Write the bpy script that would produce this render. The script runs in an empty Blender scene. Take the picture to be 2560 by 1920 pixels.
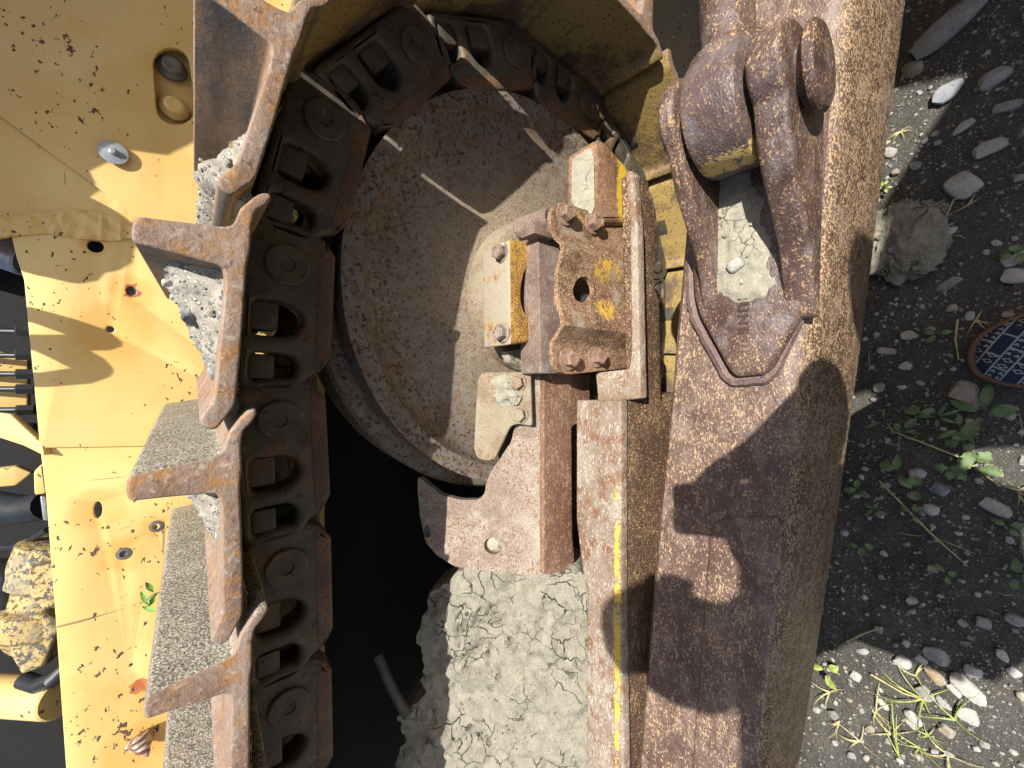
import bpy, bmesh, math, random
from mathutils import Vector, Matrix, noise as mn
from mathutils.geometry import delaunay_2d_cdt
R_ = math.radians
random.seed(7)
SC = bpy.context.scene

# ------------------------------------------------------------------ camera
CAM_Z = 1.06
PITCH = R_(38.5)
FPX = 1000.0                       # focal length in pixels of the 2560 px wide photo
CP, SP = math.cos(PITCH), math.sin(PITCH)
cd = bpy.data.cameras.new('camera'); cam = bpy.data.objects.new('camera', cd)
SC.collection.objects.link(cam); SC.camera = cam
cd.sensor_width = 36.0; cd.lens = 36.0 * FPX / 2560.0
cd.clip_start = 0.01; cd.clip_end = 400
rgt, upv, bck = Vector((0, -SP, -CP)), Vector((1, 0, 0)), Vector((0, -CP, SP))
cam.matrix_world = Matrix(((rgt.x, upv.x, bck.x, 0), (rgt.y, upv.y, bck.y, 0), (rgt.z, upv.z, bck.z, CAM_Z), (0, 0, 0, 1)))

# ------------------------------------------------------------------ light
LD = Vector((-0.265, 0.519, -0.948)).normalized()      # direction the sunlight travels
w = bpy.data.worlds.new('World'); SC.world = w; w.use_nodes = True
nt = w.node_tree
sky = nt.nodes.new('ShaderNodeTexSky'); sky.sky_type = 'NISHITA'; sky.sun_disc = False
sky.dust_density = 2.5; sky.ozone_density = .4; sky.sun_elevation = math.asin(-LD.z); sky.sun_rotation = math.atan2(-LD.x, -LD.y)
nt.links.new(sky.outputs[0], nt.nodes['Background'].inputs[0]); nt.nodes['Background'].inputs[1].default_value = 0.09
sl = bpy.data.lights.new('sun', 'SUN'); sl.energy = 4.8; sl.angle = R_(0.5); sl.color = (1.0, 0.962, 0.89)
so = bpy.data.objects.new('sun', sl); SC.collection.objects.link(so)
so.rotation_euler = LD.to_track_quat('-Z', 'Y').to_euler(); so.location = (1, -2, 4)
vs = SC.view_settings; vs.view_transform = 'Standard'; vs.look = 'None'; vs.exposure = 0.8; vs.gamma = 1

# ------------------------------------------------------------------ measuring helpers
C0 = Vector((0, 0, CAM_Z))
def ray(px, py):
    r, u = (960 - py) / FPX, (1280 - px) / FPX
    return Vector((r, CP + u * SP, -SP + u * CP))
def V(px, py, y):                  # point of the vertical plane at distance y
    d = ray(px, py); return C0 + d * (y / d.y)
def H(px, py, z):                  # point of the horizontal plane at height z
    d = ray(px, py); return C0 + d * ((z - CAM_Z) / d.z)
class Fr:                          # a plane with axes u, v and normal n = u x v
    def __init__(s, o, u, v):
        s.o = Vector(o); s.u = Vector(u).normalized(); s.v = Vector(v).normalized(); s.n = s.u.cross(s.v).normalized()
    def hit(s, px, py):
        d = ray(px, py); t = (s.o - C0).dot(s.n) / d.dot(s.n); q = C0 + d * t - s.o
        return (q.dot(s.u), q.dot(s.v))
    def loc(s, p): q = Vector(p) - s.o; return (q.dot(s.u), q.dot(s.v))
    def mat(s, off=0):
        o = s.o + s.n * off
        return Matrix(((s.u.x, s.v.x, s.n.x, o.x), (s.u.y, s.v.y, s.n.y, o.y), (s.u.z, s.v.z, s.n.z, o.z), (0, 0, 0, 1)))
    def P(s, a, b, c=0): return s.o + s.u * a + s.v * b + s.n * c
def vert(y): return Fr((0, y, 0), (1, 0, 0), (0, 0, 1))
def flat(z): return Fr((0, 0, z), (1, 0, 0), (0, 1, 0))
def slope(p_low, p_high):
    d = Vector((0, p_high.y - p_low.y, p_high.z - p_low.z)); return Fr(p_low, (1, 0, 0), d)
def tr(fr, pts): return [fr.hit(*p) for p in pts]

# ------------------------------------------------------------------ materials
class NT:
    def __init__(s, name):
        s.m = bpy.data.materials.new(name); s.m.use_nodes = True; s.t = s.m.node_tree; s.b = s.t.nodes['Principled BSDF']
        g = s.t.nodes.new('ShaderNodeNewGeometry'); s.pos = g.outputs['Position']; s.nrm = g.outputs['Normal']
    def n(s, typ, **kw):
        x = s.t.nodes.new(typ)
        for k, v in kw.items(): setattr(x, k, v)
        return x
    def put(s, sock, v):
        if isinstance(v, (int, float)): sock.default_value = v
        elif isinstance(v, (tuple, list)): sock.default_value = (*v, 1.0) if len(v) == 3 and sock.type == 'RGBA' else v
        else: s.t.links.new(v, sock)
    def vec(s, scale=(1, 1, 1), rot=(0, 0, 0), src=None, loc=(0, 0, 0)):
        x = s.n('ShaderNodeMapping'); s.put(x.inputs['Vector'], src or s.pos); x.inputs['Scale'].default_value = scale
        x.inputs['Rotation'].default_value = rot; x.inputs['Location'].default_value = loc; return x.outputs[0]
    def noise(s, sc, det=4, rough=.6, vec=None, dist=0):
        x = s.n('ShaderNodeTexNoise'); s.put(x.inputs['Vector'], vec or s.pos)
        x.inputs['Scale'].default_value = sc; x.inputs['Detail'].default_value = det
        x.inputs['Roughness'].default_value = rough; x.inputs['Distortion'].default_value = dist; return x.outputs['Fac']
    def vor(s, sc, vec=None, feat='F1', out='Distance', rnd=1):
        x = s.n('ShaderNodeTexVoronoi', feature=feat); s.put(x.inputs['Vector'], vec or s.pos); x.inputs['Scale'].default_value = sc
        x.inputs['Randomness'].default_value = rnd; return x.outputs[out]
    def ramp(s, f, a, b, ca=0, cb=1):
        x = s.n('ShaderNodeMapRange'); s.put(x.inputs[0], f); x.inputs[1].default_value = a; x.inputs[2].default_value = b
        x.inputs[3].default_value = ca; x.inputs[4].default_value = cb; x.clamp = True; return x.outputs[0]
    def mix(s, f, a, b):
        x = s.n('ShaderNodeMix', data_type='RGBA'); s.put(x.inputs[0], f); s.put(x.inputs[6], a); s.put(x.inputs[7], b); return x.outputs[2]
    def ma(s, op, a, b=0, c=0):
        x = s.n('ShaderNodeMath', operation=op); s.put(x.inputs[0], a); s.put(x.inputs[1], b)
        if op == 'MULTIPLY_ADD': s.put(x.inputs[2], c)
        x.use_clamp = False; return x.outputs[0]
    def sep(s, v):
        x = s.n('ShaderNodeSeparateXYZ'); s.put(x.inputs[0], v); return x.outputs
    def dist(s, p, scale=(1, 1, 1)):
        x = s.n('ShaderNodeVectorMath', operation='SUBTRACT'); s.put(x.inputs[0], s.pos); x.inputs[1].default_value = p
        y = s.n('ShaderNodeVectorMath', operation='MULTIPLY'); s.put(y.inputs[0], x.outputs[0]); y.inputs[1].default_value = scale
        z = s.n('ShaderNodeVectorMath', operation='LENGTH'); s.put(z.inputs[0], y.outputs[0]); return z.outputs['Value']
    def done(s, col, rough=.7, hgt=None, dst=.002, st=1.0, metal=0, spec=.5):
        s.put(s.b.inputs['Base Color'], col); s.put(s.b.inputs['Roughness'], rough); s.put(s.b.inputs['Metallic'], metal)
        s.b.inputs['Specular IOR Level'].default_value = spec
        if hgt is not None:
            x = s.n('ShaderNodeBump'); x.inputs['Strength'].default_value = st; x.inputs['Distance'].default_value = dst
            s.put(x.inputs['Height'], hgt); s.t.links.new(x.outputs[0], s.b.inputs['Normal'])
        return s.m

def rust(name, c1, c2, cs, sc=230, lo=.52, hi=.62, rough=(.45, .8), stretch=(1, 1, 1), patch=None, dust=None, bump=.0016, pale=None, metal=0., big=14, yel=None, topdust=None, side=None):
    """pitted rusted steel: two tones in big patches, fine specks cs, optional third patches / dust / yellow paint left over"""
    s = NT(name); v = s.vec(stretch)
    nb = s.noise(big, 5, .65); nm = s.noise(115, 4, .6, v); nf = s.noise(sc * 2.1, 3, .62, v)
    col = s.mix(s.ramp(nb, .38, .62), c1, c2)
    f = s.ma('MULTIPLY_ADD', nm, .45, nf); f = s.ma('ADD', f, s.ma('MULTIPLY', nb, .25))
    sm = s.ramp(f, lo + .35, hi + .35)
    if side:                                             # faces turned outwards rust more strongly
        ny = s.ramp(s.sep(s.nrm)[1], -.45, -.75); v2 = s.vec((.5, 1, .5)); f2 = s.ma('ADD', s.noise(620, 3, .62, v2), s.ma('MULTIPLY', s.noise(150, 4, .6, v2), .4))
        col = s.mix(ny, col, s.mix(s.ramp(nb, .38, .62), *side)); sm = s.ma('ADD', s.ma('MULTIPLY', sm, s.ma('SUBTRACT', 1, ny)), s.ma('MULTIPLY', s.ramp(f2, .70, .76), ny))
    if pale: col = s.mix(s.ramp(s.noise(30, 6, .7, v), .5, .68), col, pale)
    if patch: col = s.mix(s.ramp(s.noise(38, 7, .72), .5, .62), col, patch)
    col = s.mix(sm, col, cs)
    col = s.mix(s.ramp(s.noise(520, 2, .5, v), .56, .7, 0, .55), col, tuple(x * .35 for x in c1))
    for (p, sz, c, th) in (yel if isinstance(yel, list) else [yel] if yel else []):
        d = s.ramp(s.dist(p, sz), 1.0, .35)
        y = s.ramp(s.ma('ADD', s.ma('MULTIPLY', d, .30), s.ma('ADD', s.ma('MULTIPLY', s.noise(60, 7, .8, s.vec((.6, 1, 1))), .62), s.ma('MULTIPLY', s.noise(330, 4, .7), .38))), th + .05, th + .08)
        col = s.mix(s.ma('MULTIPLY', y, s.ramp(d, 0, .15)), col, c)
    if topdust:
        nz = s.ramp(s.sep(s.nrm)[2], .35, .7); col = s.mix(s.ma('MULTIPLY', nz, s.ramp(s.noise(35, 6, .7), .36, .46)), col, s.mix(nf, tuple(x * .75 for x in topdust), topdust))
    h = s.ma('ADD', s.ma('MULTIPLY', nf, .6), s.ma('MULTIPLY', nm, .9))
    rg = s.ramp(nf, .35, .65, rough[0], rough[1])
    if dust:
        dc, a, b = dust
        dm = s.ramp(s.ma('ADD', s.noise(9, 8, .7), s.ma('MULTIPLY', s.noise(160, 3), .12)), a, b)
        col = s.mix(dm, col, s.mix(nm, tuple(x * .8 for x in dc), tuple(x * 1.1 for x in dc))); rg = s.ma('MAXIMUM', rg, s.ma('MULTIPLY', dm, .95))
    return s.done(col, rg, h, bump, 1.0, metal)

M = {}
TAN = (.36, .22, .095)
M['arm'] = rust('arm_rust', (.10, .058, .045), (.155, .10, .078), (.42, .29, .17), 210, .55, .625, (.36, .62), (.6, 1, .8), pale=(.235, .175, .145), side=((.075, .042, .025), (.125, .075, .045)))
M['fork'] = rust('fork_rust', (.066, .038, .030), (.12, .076, .062), (.40, .25, .12), 190, .575, .645, (.32, .6), (.7, 1, 1), pale=(.17, .14, .135))
M['rail'] = rust('rail_rust', (.075, .042, .026), (.11, .062, .036), (.46, .32, .165), 200, .565, .61, (.5, .8), (.75, 1, 1))
M['plate'] = rust('plate_rust', (.15, .075, .040), (.22, .12, .07), (.40, .25, .14), 240, .50, .60, (.55, .85), dust=((.36, .31, .24), .56, .66))
M['guard'] = rust('guard_rust', (.19, .142, .11), (.275, .225, .185), (.19, .095, .045), 150, .535, .60, (.6, .9), pale=(.37, .32, .27), dust=((.33, .29, .22), .60, .72))
M['guard_front'] = rust('guard_front_rust', (.14, .07, .042), (.19, .105, .07), (.36, .22, .13), 240, .53, .62, (.6, .9), (.5, 1, 1))
M['shoe'] = None
M['hubdust'] = rust('dusty_hub', (.21, .16, .105), (.29, .235, .165), (.20, .105, .045), 150, .55, .62, (.8, .95), patch=None, dust=((.30, .255, .18), .50, .64), bump=.003)
M['top'] = rust('frame_top_rust', (.22, .15, .10), (.33, .27, .21), (.45, .41, .34), 200, .56, .64, (.6, .9), (.5, 1, 1), patch=(.20, .10, .05))
M['slab'] = rust('slab_rust', (.14, .09, .07), (.2, .14, .11), (.32, .24, .18), 240, .55, .65, (.6, .9), pale=(.26, .22, .19))
M['linkrail'] = rust('worn_rail_rust', (.10, .056, .032), (.19, .105, .05), (.06, .045, .035), 160, .55, .65, (.5, .75))
M['bolt'] = rust('bolt_rust', (.17, .10, .07), (.24, .15, .105), (.38, .25, .16), 420, .52, .62, (.5, .8))

def m_link():
    s = NT('link_grease'); nb = s.noise(11, 5, .65); nf = s.noise(90, 5, .65)
    col = s.mix(s.ramp(nb, .4, .62), (.055, .047, .036), (.105, .09, .07))
    col = s.mix(s.ramp(s.noise(20, 7, .7), .53, .63), col, (.14, .08, .042))
    col = s.mix(s.ramp(s.noise(45, 7, .75), .60, .68, 0, .8), col, (.20, .18, .145))
    col = s.mix(s.ramp(s.noise(75, 5, .7), .60, .65), col, (.025, .014, .009))
    return s.done(col, s.ramp(nf, .3, .7, .38, .62), nf, .0015)
M['link'] = m_link()
def m_shoe():
    s = NT('track_shoe_steel'); nb = s.noise(16, 6, .68); nf = s.noise(150, 4, .65); nm = s.noise(55, 6, .7)
    col = s.mix(s.ramp(nb, .4, .6), (.20, .125, .085), (.27, .20, .155))
    col = s.mix(s.ramp(nm, .5, .62), col, (.30, .155, .06))
    col = s.mix(s.ramp(s.noise(95, 5, .7), .57, .65), col, (.13, .085, .075))
    col = s.mix(s.ramp(nf, .57, .68), col, (.35, .29, .23))
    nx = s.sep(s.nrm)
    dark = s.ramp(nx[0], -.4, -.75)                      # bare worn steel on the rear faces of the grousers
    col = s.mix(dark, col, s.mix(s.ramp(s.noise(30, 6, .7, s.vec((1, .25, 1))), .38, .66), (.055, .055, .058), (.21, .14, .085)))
    sand = s.ma('MULTIPLY', s.ramp(nx[0], .45, .7), s.ramp(s.noise(14, 6, .7), .30, .42))
    grit = s.mix(s.ramp(s.ma('ADD', s.noise(420, 2, .5), s.ma('MULTIPLY', s.noise(24, 6, .7), .3)), .55, .78), (.12, .105, .085), (.46, .42, .33))
    col = s.mix(sand, col, grit)
    on = s.n('ShaderNodeTexCoord').outputs['Normal']; und = s.ramp(s.sep(on)[2], -.6, -.85)   # old paint left on the inner faces
    pt = s.mix(s.ramp(s.ma('ADD', s.noise(8, 6, .7), s.ma('MULTIPLY', s.noise(130, 3), .2)), .58, .70), (.31, .215, .07), (.115, .075, .042))
    pt = s.mix(s.ramp(s.noise(190, 2), .60, .66), pt, (.07, .04, .022)); col = s.mix(und, col, pt)
    h = s.ma('ADD', nf, s.ma('MULTIPLY', s.ma('MULTIPLY', s.noise(420, 2), sand), 1.2))
    return s.done(col, s.ramp(nf, .3, .7, .5, .85), h, .0014)
M['shoe'] = m_shoe()

def m_yellow(name='yellow_paint', base=(.70, .515, .205), chips=.655, halo=(), dull=0, marks=()):
    s = NT(name); nb = s.noise(6, 5, .6)
    col = s.mix(s.ramp(nb, .35, .68), base, tuple(x * k for x, k in zip(base, (.93, .84, .68))))
    for (p, r) in halo:                                  # rust stains bled from the holes
        d = s.ma('ADD', s.dist(p), s.ma('MULTIPLY', s.ma('SUBTRACT', s.noise(45, 3), .5), .025))
        col = s.mix(s.ramp(d, r, r * .7, 0, .5), col, (.60, .33, .07))
    for (p, r, c) in marks: col = s.mix(s.ramp(s.ma('ADD', s.dist(p), s.ma('MULTIPLY', s.ma('SUBTRACT', s.noise(90, 3), .5), .03)), r, r * .85), col, c)
    col = s.mix(s.ramp(s.noise(2.2, 8, .7), .55, .66, 0, .5), col, (.60, .34, .08))
    col = s.mix(s.ramp(s.noise(26, 8, .75), .60, .72, 0, .35), col, (.50, .33, .10))
    v = s.vec((1, 1, 1.5), (0, .5, 0))
    chip = s.ramp(s.ma('ADD', s.noise(70, 3, .6, v), s.ma('MULTIPLY', s.noise(7, 4), .42)), chips + .228, chips + .243)
    col = s.mix(chip, col, (.10, .055, .035))
    scr = s.ramp(s.noise(40, 2, .4, s.vec((3, 1, .2), (0, .9, 0))), .76, .78)
    col = s.mix(s.ma('MULTIPLY', scr, .8), col, (.22, .17, .12))
    if dull:
        col = s.mix(s.ramp(s.ma('ADD', s.noise(8, 7, .7), s.ma('MULTIPLY', s.noise(130, 3), .2)), .62, .72), col, (.13, .075, .035))
        col = s.mix(s.ramp(s.noise(190, 2), .64, .69), col, (.09, .05, .025))
    for (vs_, ro, th) in (((2.5, 1, .16), 1.1, .785), ((.16, 1, 3), .35, .80), ((4, 1, .12), -.6, .80)):   # hairline scratches
        col = s.mix(s.ma('MULTIPLY', s.ramp(s.noise(38, 1, .3, s.vec(vs_, (0, ro, 0))), th, th + .012), .75), col, (.16, .11, .07))
    h = s.ma('ADD', s.ma('MULTIPLY', chip, -.6), s.ma('MULTIPLY', s.noise(25, 3), .4))
    return s.done(col, s.ramp(chip, 0, 1, .42, .8), h, .0008)
def m_mud(name='dried_mud', c=(.335, .31, .245), crack=24, sc=1.0):
    s = NT(name); v = s.vec((1, 1, 1))
    wv = s.n('ShaderNodeVectorMath', operation='MULTIPLY_ADD'); nz = s.n('ShaderNodeTexNoise'); s.put(nz.inputs['Vector'], s.pos); nz.inputs['Scale'].default_value = 14; nz.inputs['Detail'].default_value = 4
    s.put(wv.inputs[0], nz.outputs['Color']); wv.inputs[1].default_value = (.09, .09, .09); s.put(wv.inputs[2], s.pos)
    e = s.vor(crack, wv.outputs[0], 'DISTANCE_TO_EDGE')
    gate = s.ramp(s.noise(10, 3), .50, .62)
    ck = s.ma('MULTIPLY', s.ramp(e, .03, .0), gate)
    n1 = s.noise(45, 8, .72); n2 = s.noise(280, 3, .6)
    col = s.mix(s.ramp(n1, .36, .64), tuple(x * .78 for x in c), tuple(x * 1.12 for x in c))
    col = s.mix(s.ramp(n2, .57, .68), col, tuple(x * 1.3 for x in c))
    col = s.mix(s.ramp(s.noise(130, 4), .6, .7, 0, .6), col, tuple(x * .6 for x in c))
    col = s.mix(ck, col, tuple(x * .25 for x in c))
    h = s.ma('ADD', s.ma('MULTIPLY', s.noise(90, 8, .78), 1.0), s.ma('MULTIPLY', n2, .35)); h = s.ma('SUBTRACT', h, s.ma('MULTIPLY', ck, 1.2))
    return s.done(col, .95, h, .0065 * sc, 1, 0, .2)
M['mud'] = m_mud()
M['mudfine'] = m_mud('fine_dried_mud', (.33, .305, .235), 40, .35)
def m_soil():
    s = NT('soil'); n1 = s.noise(7, 8, .7); n2 = s.noise(120, 4, .65)
    col = s.mix(s.ramp(n1, .35, .65), (.050, .048, .043), (.088, .082, .07))
    vd = s.vor(95, None, 'F1'); vc = s.vor(95, None, 'F1', 'Color')
    pb = s.ma('MULTIPLY', s.ramp(vd, .34, .28), s.ramp(s.sep(vc)[0], .80, .82))
    col = s.mix(pb, col, s.mix(s.sep(vc)[1], (.13, .125, .115), (.33, .31, .26)))
    vd2 = s.vor(260, None, 'F1'); vc2 = s.vor(260, None, 'F1', 'Color')
    pb2 = s.ma('MULTIPLY', s.ramp(vd2, .36, .3), s.ramp(s.sep(vc2)[0], .74, .76))
    col = s.mix(pb2, col, s.mix(s.sep(vc2)[1], (.10, .095, .085), (.28, .26, .2)))
    vd3 = s.vor(520, None, 'F1'); vc3 = s.vor(520, None, 'F1', 'Color'); pb3 = s.ma('MULTIPLY', s.ramp(vd3, .42, .34), s.ramp(s.sep(vc3)[0], .72, .74)); col = s.mix(pb3, col, s.mix(s.sep(vc3)[1], (.09, .085, .075), (.26, .24, .19)))
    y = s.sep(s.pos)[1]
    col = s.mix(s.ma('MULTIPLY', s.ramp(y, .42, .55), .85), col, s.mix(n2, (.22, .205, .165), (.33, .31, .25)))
    h = s.ma('ADD', s.ma('MULTIPLY', n1, 1.2), s.ma('MULTIPLY', n2, .35)); h = s.ma('ADD', h, s.ma('MULTIPLY', pb, .5)); h = s.ma('ADD', h, s.ma('MULTIPLY', pb2, .25))
    return s.done(col, .95, h, .012, 1, 0, .2)
def m_stone():
    s = NT('stone'); oi = s.n('ShaderNodeObjectInfo'); col = oi.outputs['Color']
    col = s.mix(s.ramp(s.noise(60, 6, .7), .4, .62, 0, .5), col, (.44, .42, .37))
    col = s.mix(s.ramp(s.noise(300, 3), .57, .68, 0, .6), col, (.09, .09, .09))
    return s.done(col, .85, s.noise(110, 5, .7), .003, 1, 0, .3)
M['soil'] = m_soil(); M['stone'] = m_stone()
def m_idler():
    s = NT('idler_steel'); nb = s.noise(7, 5, .6); nf = s.noise(230, 5, .7); nm = s.noise(48, 6, .74)
    d = s.dist((.173, .6, .528), (1, 0, 1))
    col = s.mix(s.ramp(nb, .38, .62), (.15, .135, .115), (.23, .20, .16))
    col = s.mix(s.ramp(nm, .46, .58, 0, .9), col, (.15, .095, .06))
    col = s.mix(s.ramp(s.ma('ADD', nm, s.ma('MULTIPLY', nf, .5)), .86, .96, 0, .8), col, (.34, .315, .275))
    col = s.mix(s.ramp(nf, .57, .66, 0, .5), col, (.07, .055, .045))
    out = s.ramp(d, .20, .33)
    sp = s.ramp(s.ma('ADD', s.ma('ADD', s.noise(140, 4, .65), s.ma('MULTIPLY', nb, -.12)), s.ma('MULTIPLY', out, .04)), .53, .57)
    col = s.mix(sp, col, s.mix(s.ramp(nf, .4, .6), (.05, .022, .013), (.10, .045, .025)))
    ring = s.ramp(s.ma('ABSOLUTE', s.ma('SUBTRACT', d, .322)), .014, .004); col = s.mix(s.ma('MULTIPLY', ring, s.ramp(nm, .4, .55, .1, .5)), col, (.19, .13, .075))
    dm = s.ma('MULTIPLY', s.ramp(d, .31, .19), s.ramp(s.noise(13, 6, .7), .34, .5))
    col = s.mix(s.ma('MULTIPLY', dm, .75), col, s.mix(s.ramp(nf, .42, .58), (.19, .14, .085), (.34, .275, .195)))
    h = s.ma('SUBTRACT', s.ma('MULTIPLY', nf, .3), s.ma('MULTIPLY', sp, .6))
    return s.done(col, s.ramp(nf, .3, .7, .5, .85), h, .0009)
M['idler'] = m_idler()
def plain(name, c, rough=.6, metal=0, bump=.0006, var=.25, sc=60):
    s = NT(name); n1 = s.noise(sc, 5, .65)
    return s.done(s.mix(s.ramp(n1, .35, .65), tuple(x * (1 - var) for x in c), tuple(min(1, x * (1 + var)) for x in c)), rough, n1, bump, 1, metal)
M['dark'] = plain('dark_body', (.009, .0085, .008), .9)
M['black'] = plain('black_rubber', (.015, .015, .016), .45)
M['chrome'] = plain('grey_steel', (.34, .35, .36), .35, .6)
M['zinc'] = plain('zinc_washer', (.30, .32, .34), .4, .4)
M['steelbolt'] = plain('dull_bolt_steel', (.13, .12, .11), .5, .3)
def m_chipped():
    s = NT('chipped_yellow_casting'); n = s.noise(34, 6, .62, s.vec((1.6, 1, 1)))
    col = s.mix(s.ramp(s.ma('ADD', n, s.ma('MULTIPLY', s.noise(150, 4), .35)), .615, .645), (.06, .057, .05), s.mix(s.noise(120), (.40, .25, .06), (.60, .42, .13)))
    return s.done(col, .65, n, .003)
M['casting'] = rust('casting_paint', (.36, .25, .085), (.50, .37, .15), (.075, .068, .058), 55, .52, .57, (.6, .9), patch=(.22, .16, .08), dust=((.24, .22, .17), .60, .72), bump=.003)
M['leaf'] = plain('weed_leaf', (.115, .17, .06), .6, 0, .0008, .35, 90)
M['straw'] = plain('dry_straw', (.42, .36, .17), .7, 0, .0004, .3, 120)
M['grass'] = plain('young_grass', (.24, .30, .06), .6, 0, .0004, .35, 80)
M['skin'] = plain('skin', (.50, .30, .22), .5, 0, .0005, .08)
M['trousers'] = plain('dark_trousers', (.035, .04, .055), .85, 0, .001, .2, 120)
M['shirt'] = plain('grey_shirt', (.12, .12, .13), .85, 0, .001, .2, 120)
M['hair'] = plain('brown_hair', (.04, .025, .015), .6, 0, .002, .4, 200)
M['sole'] = plain('tan_leather_edge', (.20, .10, .05), .5, 0, .0006, .25, 80)
M['phone'] = plain('phone_black', (.02, .02, .022), .3)
M['eye'] = plain('eye_white', (.7, .7, .68), .3)
M['shell'] = None
def m_canvas():
    s = NT('patterned_navy_canvas'); tc = s.n('ShaderNodeTexCoord').outputs['Object']
    v = s.vec((1, 1, 1), (0, 0, .55), tc)
    br = s.n('ShaderNodeTexBrick'); s.put(br.inputs['Vector'], v); br.inputs['Scale'].default_value = 30; br.inputs['Mortar Size'].default_value = .035
    br.inputs['Mortar Smooth'].default_value = 0; br.inputs['Brick Width'].default_value = 1.0; br.inputs['Row Height'].default_value = .55
    l1 = br.outputs['Fac']
    sp = s.sep(s.vec((1, 1, 1), (0, 0, .55), tc))
    def saw(x, f): return s.ma('FRACT', s.ma('MULTIPLY', x, f))
    fx, fy = saw(sp[0], 130), saw(sp[1], 109.0)
    tri = s.ma('LESS_THAN', s.ma('ADD', fx, s.ma('MULTIPLY', s.ma('ABSOLUTE', s.ma('SUBTRACT', fy, .5)), 1.6)), .62)
    rowm = s.ma('GREATER_THAN', saw(sp[1], 27.27), .52); colm = s.ma('GREATER_THAN', saw(sp[0], 15), .32)
    t2 = s.ma('MULTIPLY', s.ma('MULTIPLY', tri, rowm), colm)
    wx, wy = saw(sp[0], 100), saw(sp[1], 54.54)
    dia = s.ma('ADD', s.ma('ABSOLUTE', s.ma('SUBTRACT', wx, .5)), s.ma('ABSOLUTE', s.ma('SUBTRACT', wy, .5)))
    ring = s.ma('MULTIPLY', s.ma('LESS_THAN', s.ma('ABSOLUTE', s.ma('SUBTRACT', dia, .3)), .075), s.ma('LESS_THAN', saw(sp[0], 15), .3))
    f = s.ma('MAXIMUM', s.ma('MAXIMUM', l1, t2), ring)
    col = s.mix(f, s.mix(s.noise(300), (.016, .026, .055), (.03, .045, .085)), (.42, .43, .43))
    return s.done(col, .85, s.noise(700, 2), .0006)
M['canvas'] = m_canvas()

# ------------------------------------------------------------------ object helpers
COL = SC.collection
def tag(o, label=None, cat=None, group=None, kind=None):
    for k, v in (('label', label), ('category', cat), ('group', group), ('kind', kind)):
        if v: o[k] = v
    return o
def link(o, parent=None):
    COL.objects.link(o)
    if parent is not None:
        o.parent = parent; o.matrix_parent_inverse = WM(parent).inverted()
    return o
def WM(o):
    m = Matrix.LocRotScale(o.location, o.rotation_euler, o.scale) if o.rotation_mode != 'QUATERNION' else Matrix.LocRotScale(o.location, o.rotation_quaternion, o.scale)
    return WM(o.parent) @ o.matrix_parent_inverse @ m if o.parent else m
def empty(name, loc, label=None, cat=None, group=None, parent=None):
    o = bpy.data.objects.new(name, None); o.location = loc; o.empty_display_size = .05; link(o, parent); return tag(o, label, cat, group)
def smooth(me, ang=35):
    me.polygons.foreach_set('use_smooth', [True] * len(me.polygons)); me.set_sharp_from_angle(angle=R_(ang)); me.update()
def mesh_obj(name, me, mat, parent=None, label=None, ang=35):
    smooth(me, ang); me.materials.clear(); me.materials.append(M[mat] if isinstance(mat, str) else mat)
    o = bpy.data.objects.new(name, me); link(o, parent)
    if label: o['label'] = label
    return o
def from_bm(name, bm, mat, parent=None, label=None, ang=35, rec=True):
    if rec: bmesh.ops.recalc_face_normals(bm, faces=bm.faces)
    me = bpy.data.meshes.new(name); bm.to_mesh(me); bm.free(); return mesh_obj(name, me, mat, parent, label, ang)
def curve_mesh(pts, t, bev, holes=(), res=2):
    cu = bpy.data.curves.new('c', 'CURVE'); cu.dimensions = '2D'; cu.fill_mode = 'BOTH'
    for loop in [pts] + list(holes):
        sp = cu.splines.new('POLY'); sp.points.add(len(loop) - 1); sp.use_cyclic_u = True
        for i, p in enumerate(loop): sp.points[i].co = (p[0], p[1], 0, 1)
    cu.extrude = max(t / 2 - bev, .0002); cu.bevel_depth = bev; cu.bevel_resolution = res; cu.offset = -bev
    o = bpy.data.objects.new('c', cu); COL.objects.link(o); dg = bpy.context.evaluated_depsgraph_get()
    me = bpy.data.meshes.new_from_object(o.evaluated_get(dg)); bpy.data.objects.remove(o); bpy.data.curves.remove(cu)
    bm = bmesh.new(); bm.from_mesh(me); bmesh.ops.remove_doubles(bm, verts=bm.verts, dist=1e-5); bmesh.ops.recalc_face_normals(bm, faces=bm.faces); bm.to_mesh(me); bm.free()
    return me
def rnd_poly(pts, r=.004, n=3):      # round the corners of a polygon
    out = []; N = len(pts)
    for i in range(N):
        a, b, c = Vector(pts[i - 1]), Vector(pts[i]), Vector(pts[(i + 1) % N])
        u, v = (a - b), (c - b); k = min(r, u.length * .45, v.length * .45)
        if u.length < 1e-6 or v.length < 1e-6: continue
        p, q = b + u.normalized() * k, b + v.normalized() * k
        for j in range(n + 1):
            t = j / n; out.append(tuple((1 - t) ** 2 * p + 2 * t * (1 - t) * b + t * t * q))
    return out
def ell(cx, cy, rx, ry, n=20, a=0): return [(cx + rx * math.cos(a + 2 * math.pi * i / n), cy + ry * math.sin(a + 2 * math.pi * i / n)) for i in range(n)]
def plate(name, fr, pts, t, bev, mat, parent=None, holes=(), label=None, rnd=.004, off=0, ang=35):
    me = curve_mesh(rnd_poly(pts, rnd) if rnd else pts, t, bev, holes)
    me.transform(fr.mat(off - t / 2)); return mesh_obj(name, me, mat, parent, label, ang)
def inside(p, poly):
    x, y = p; r = False
    for i in range(len(poly)):
        (x1, y1), (x2, y2) = poly[i - 1], poly[i]
        if (y1 > y) != (y2 > y) and x < (x2 - x1) * (y - y1) / (y2 - y1) + x1: r = not r
    return r
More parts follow.
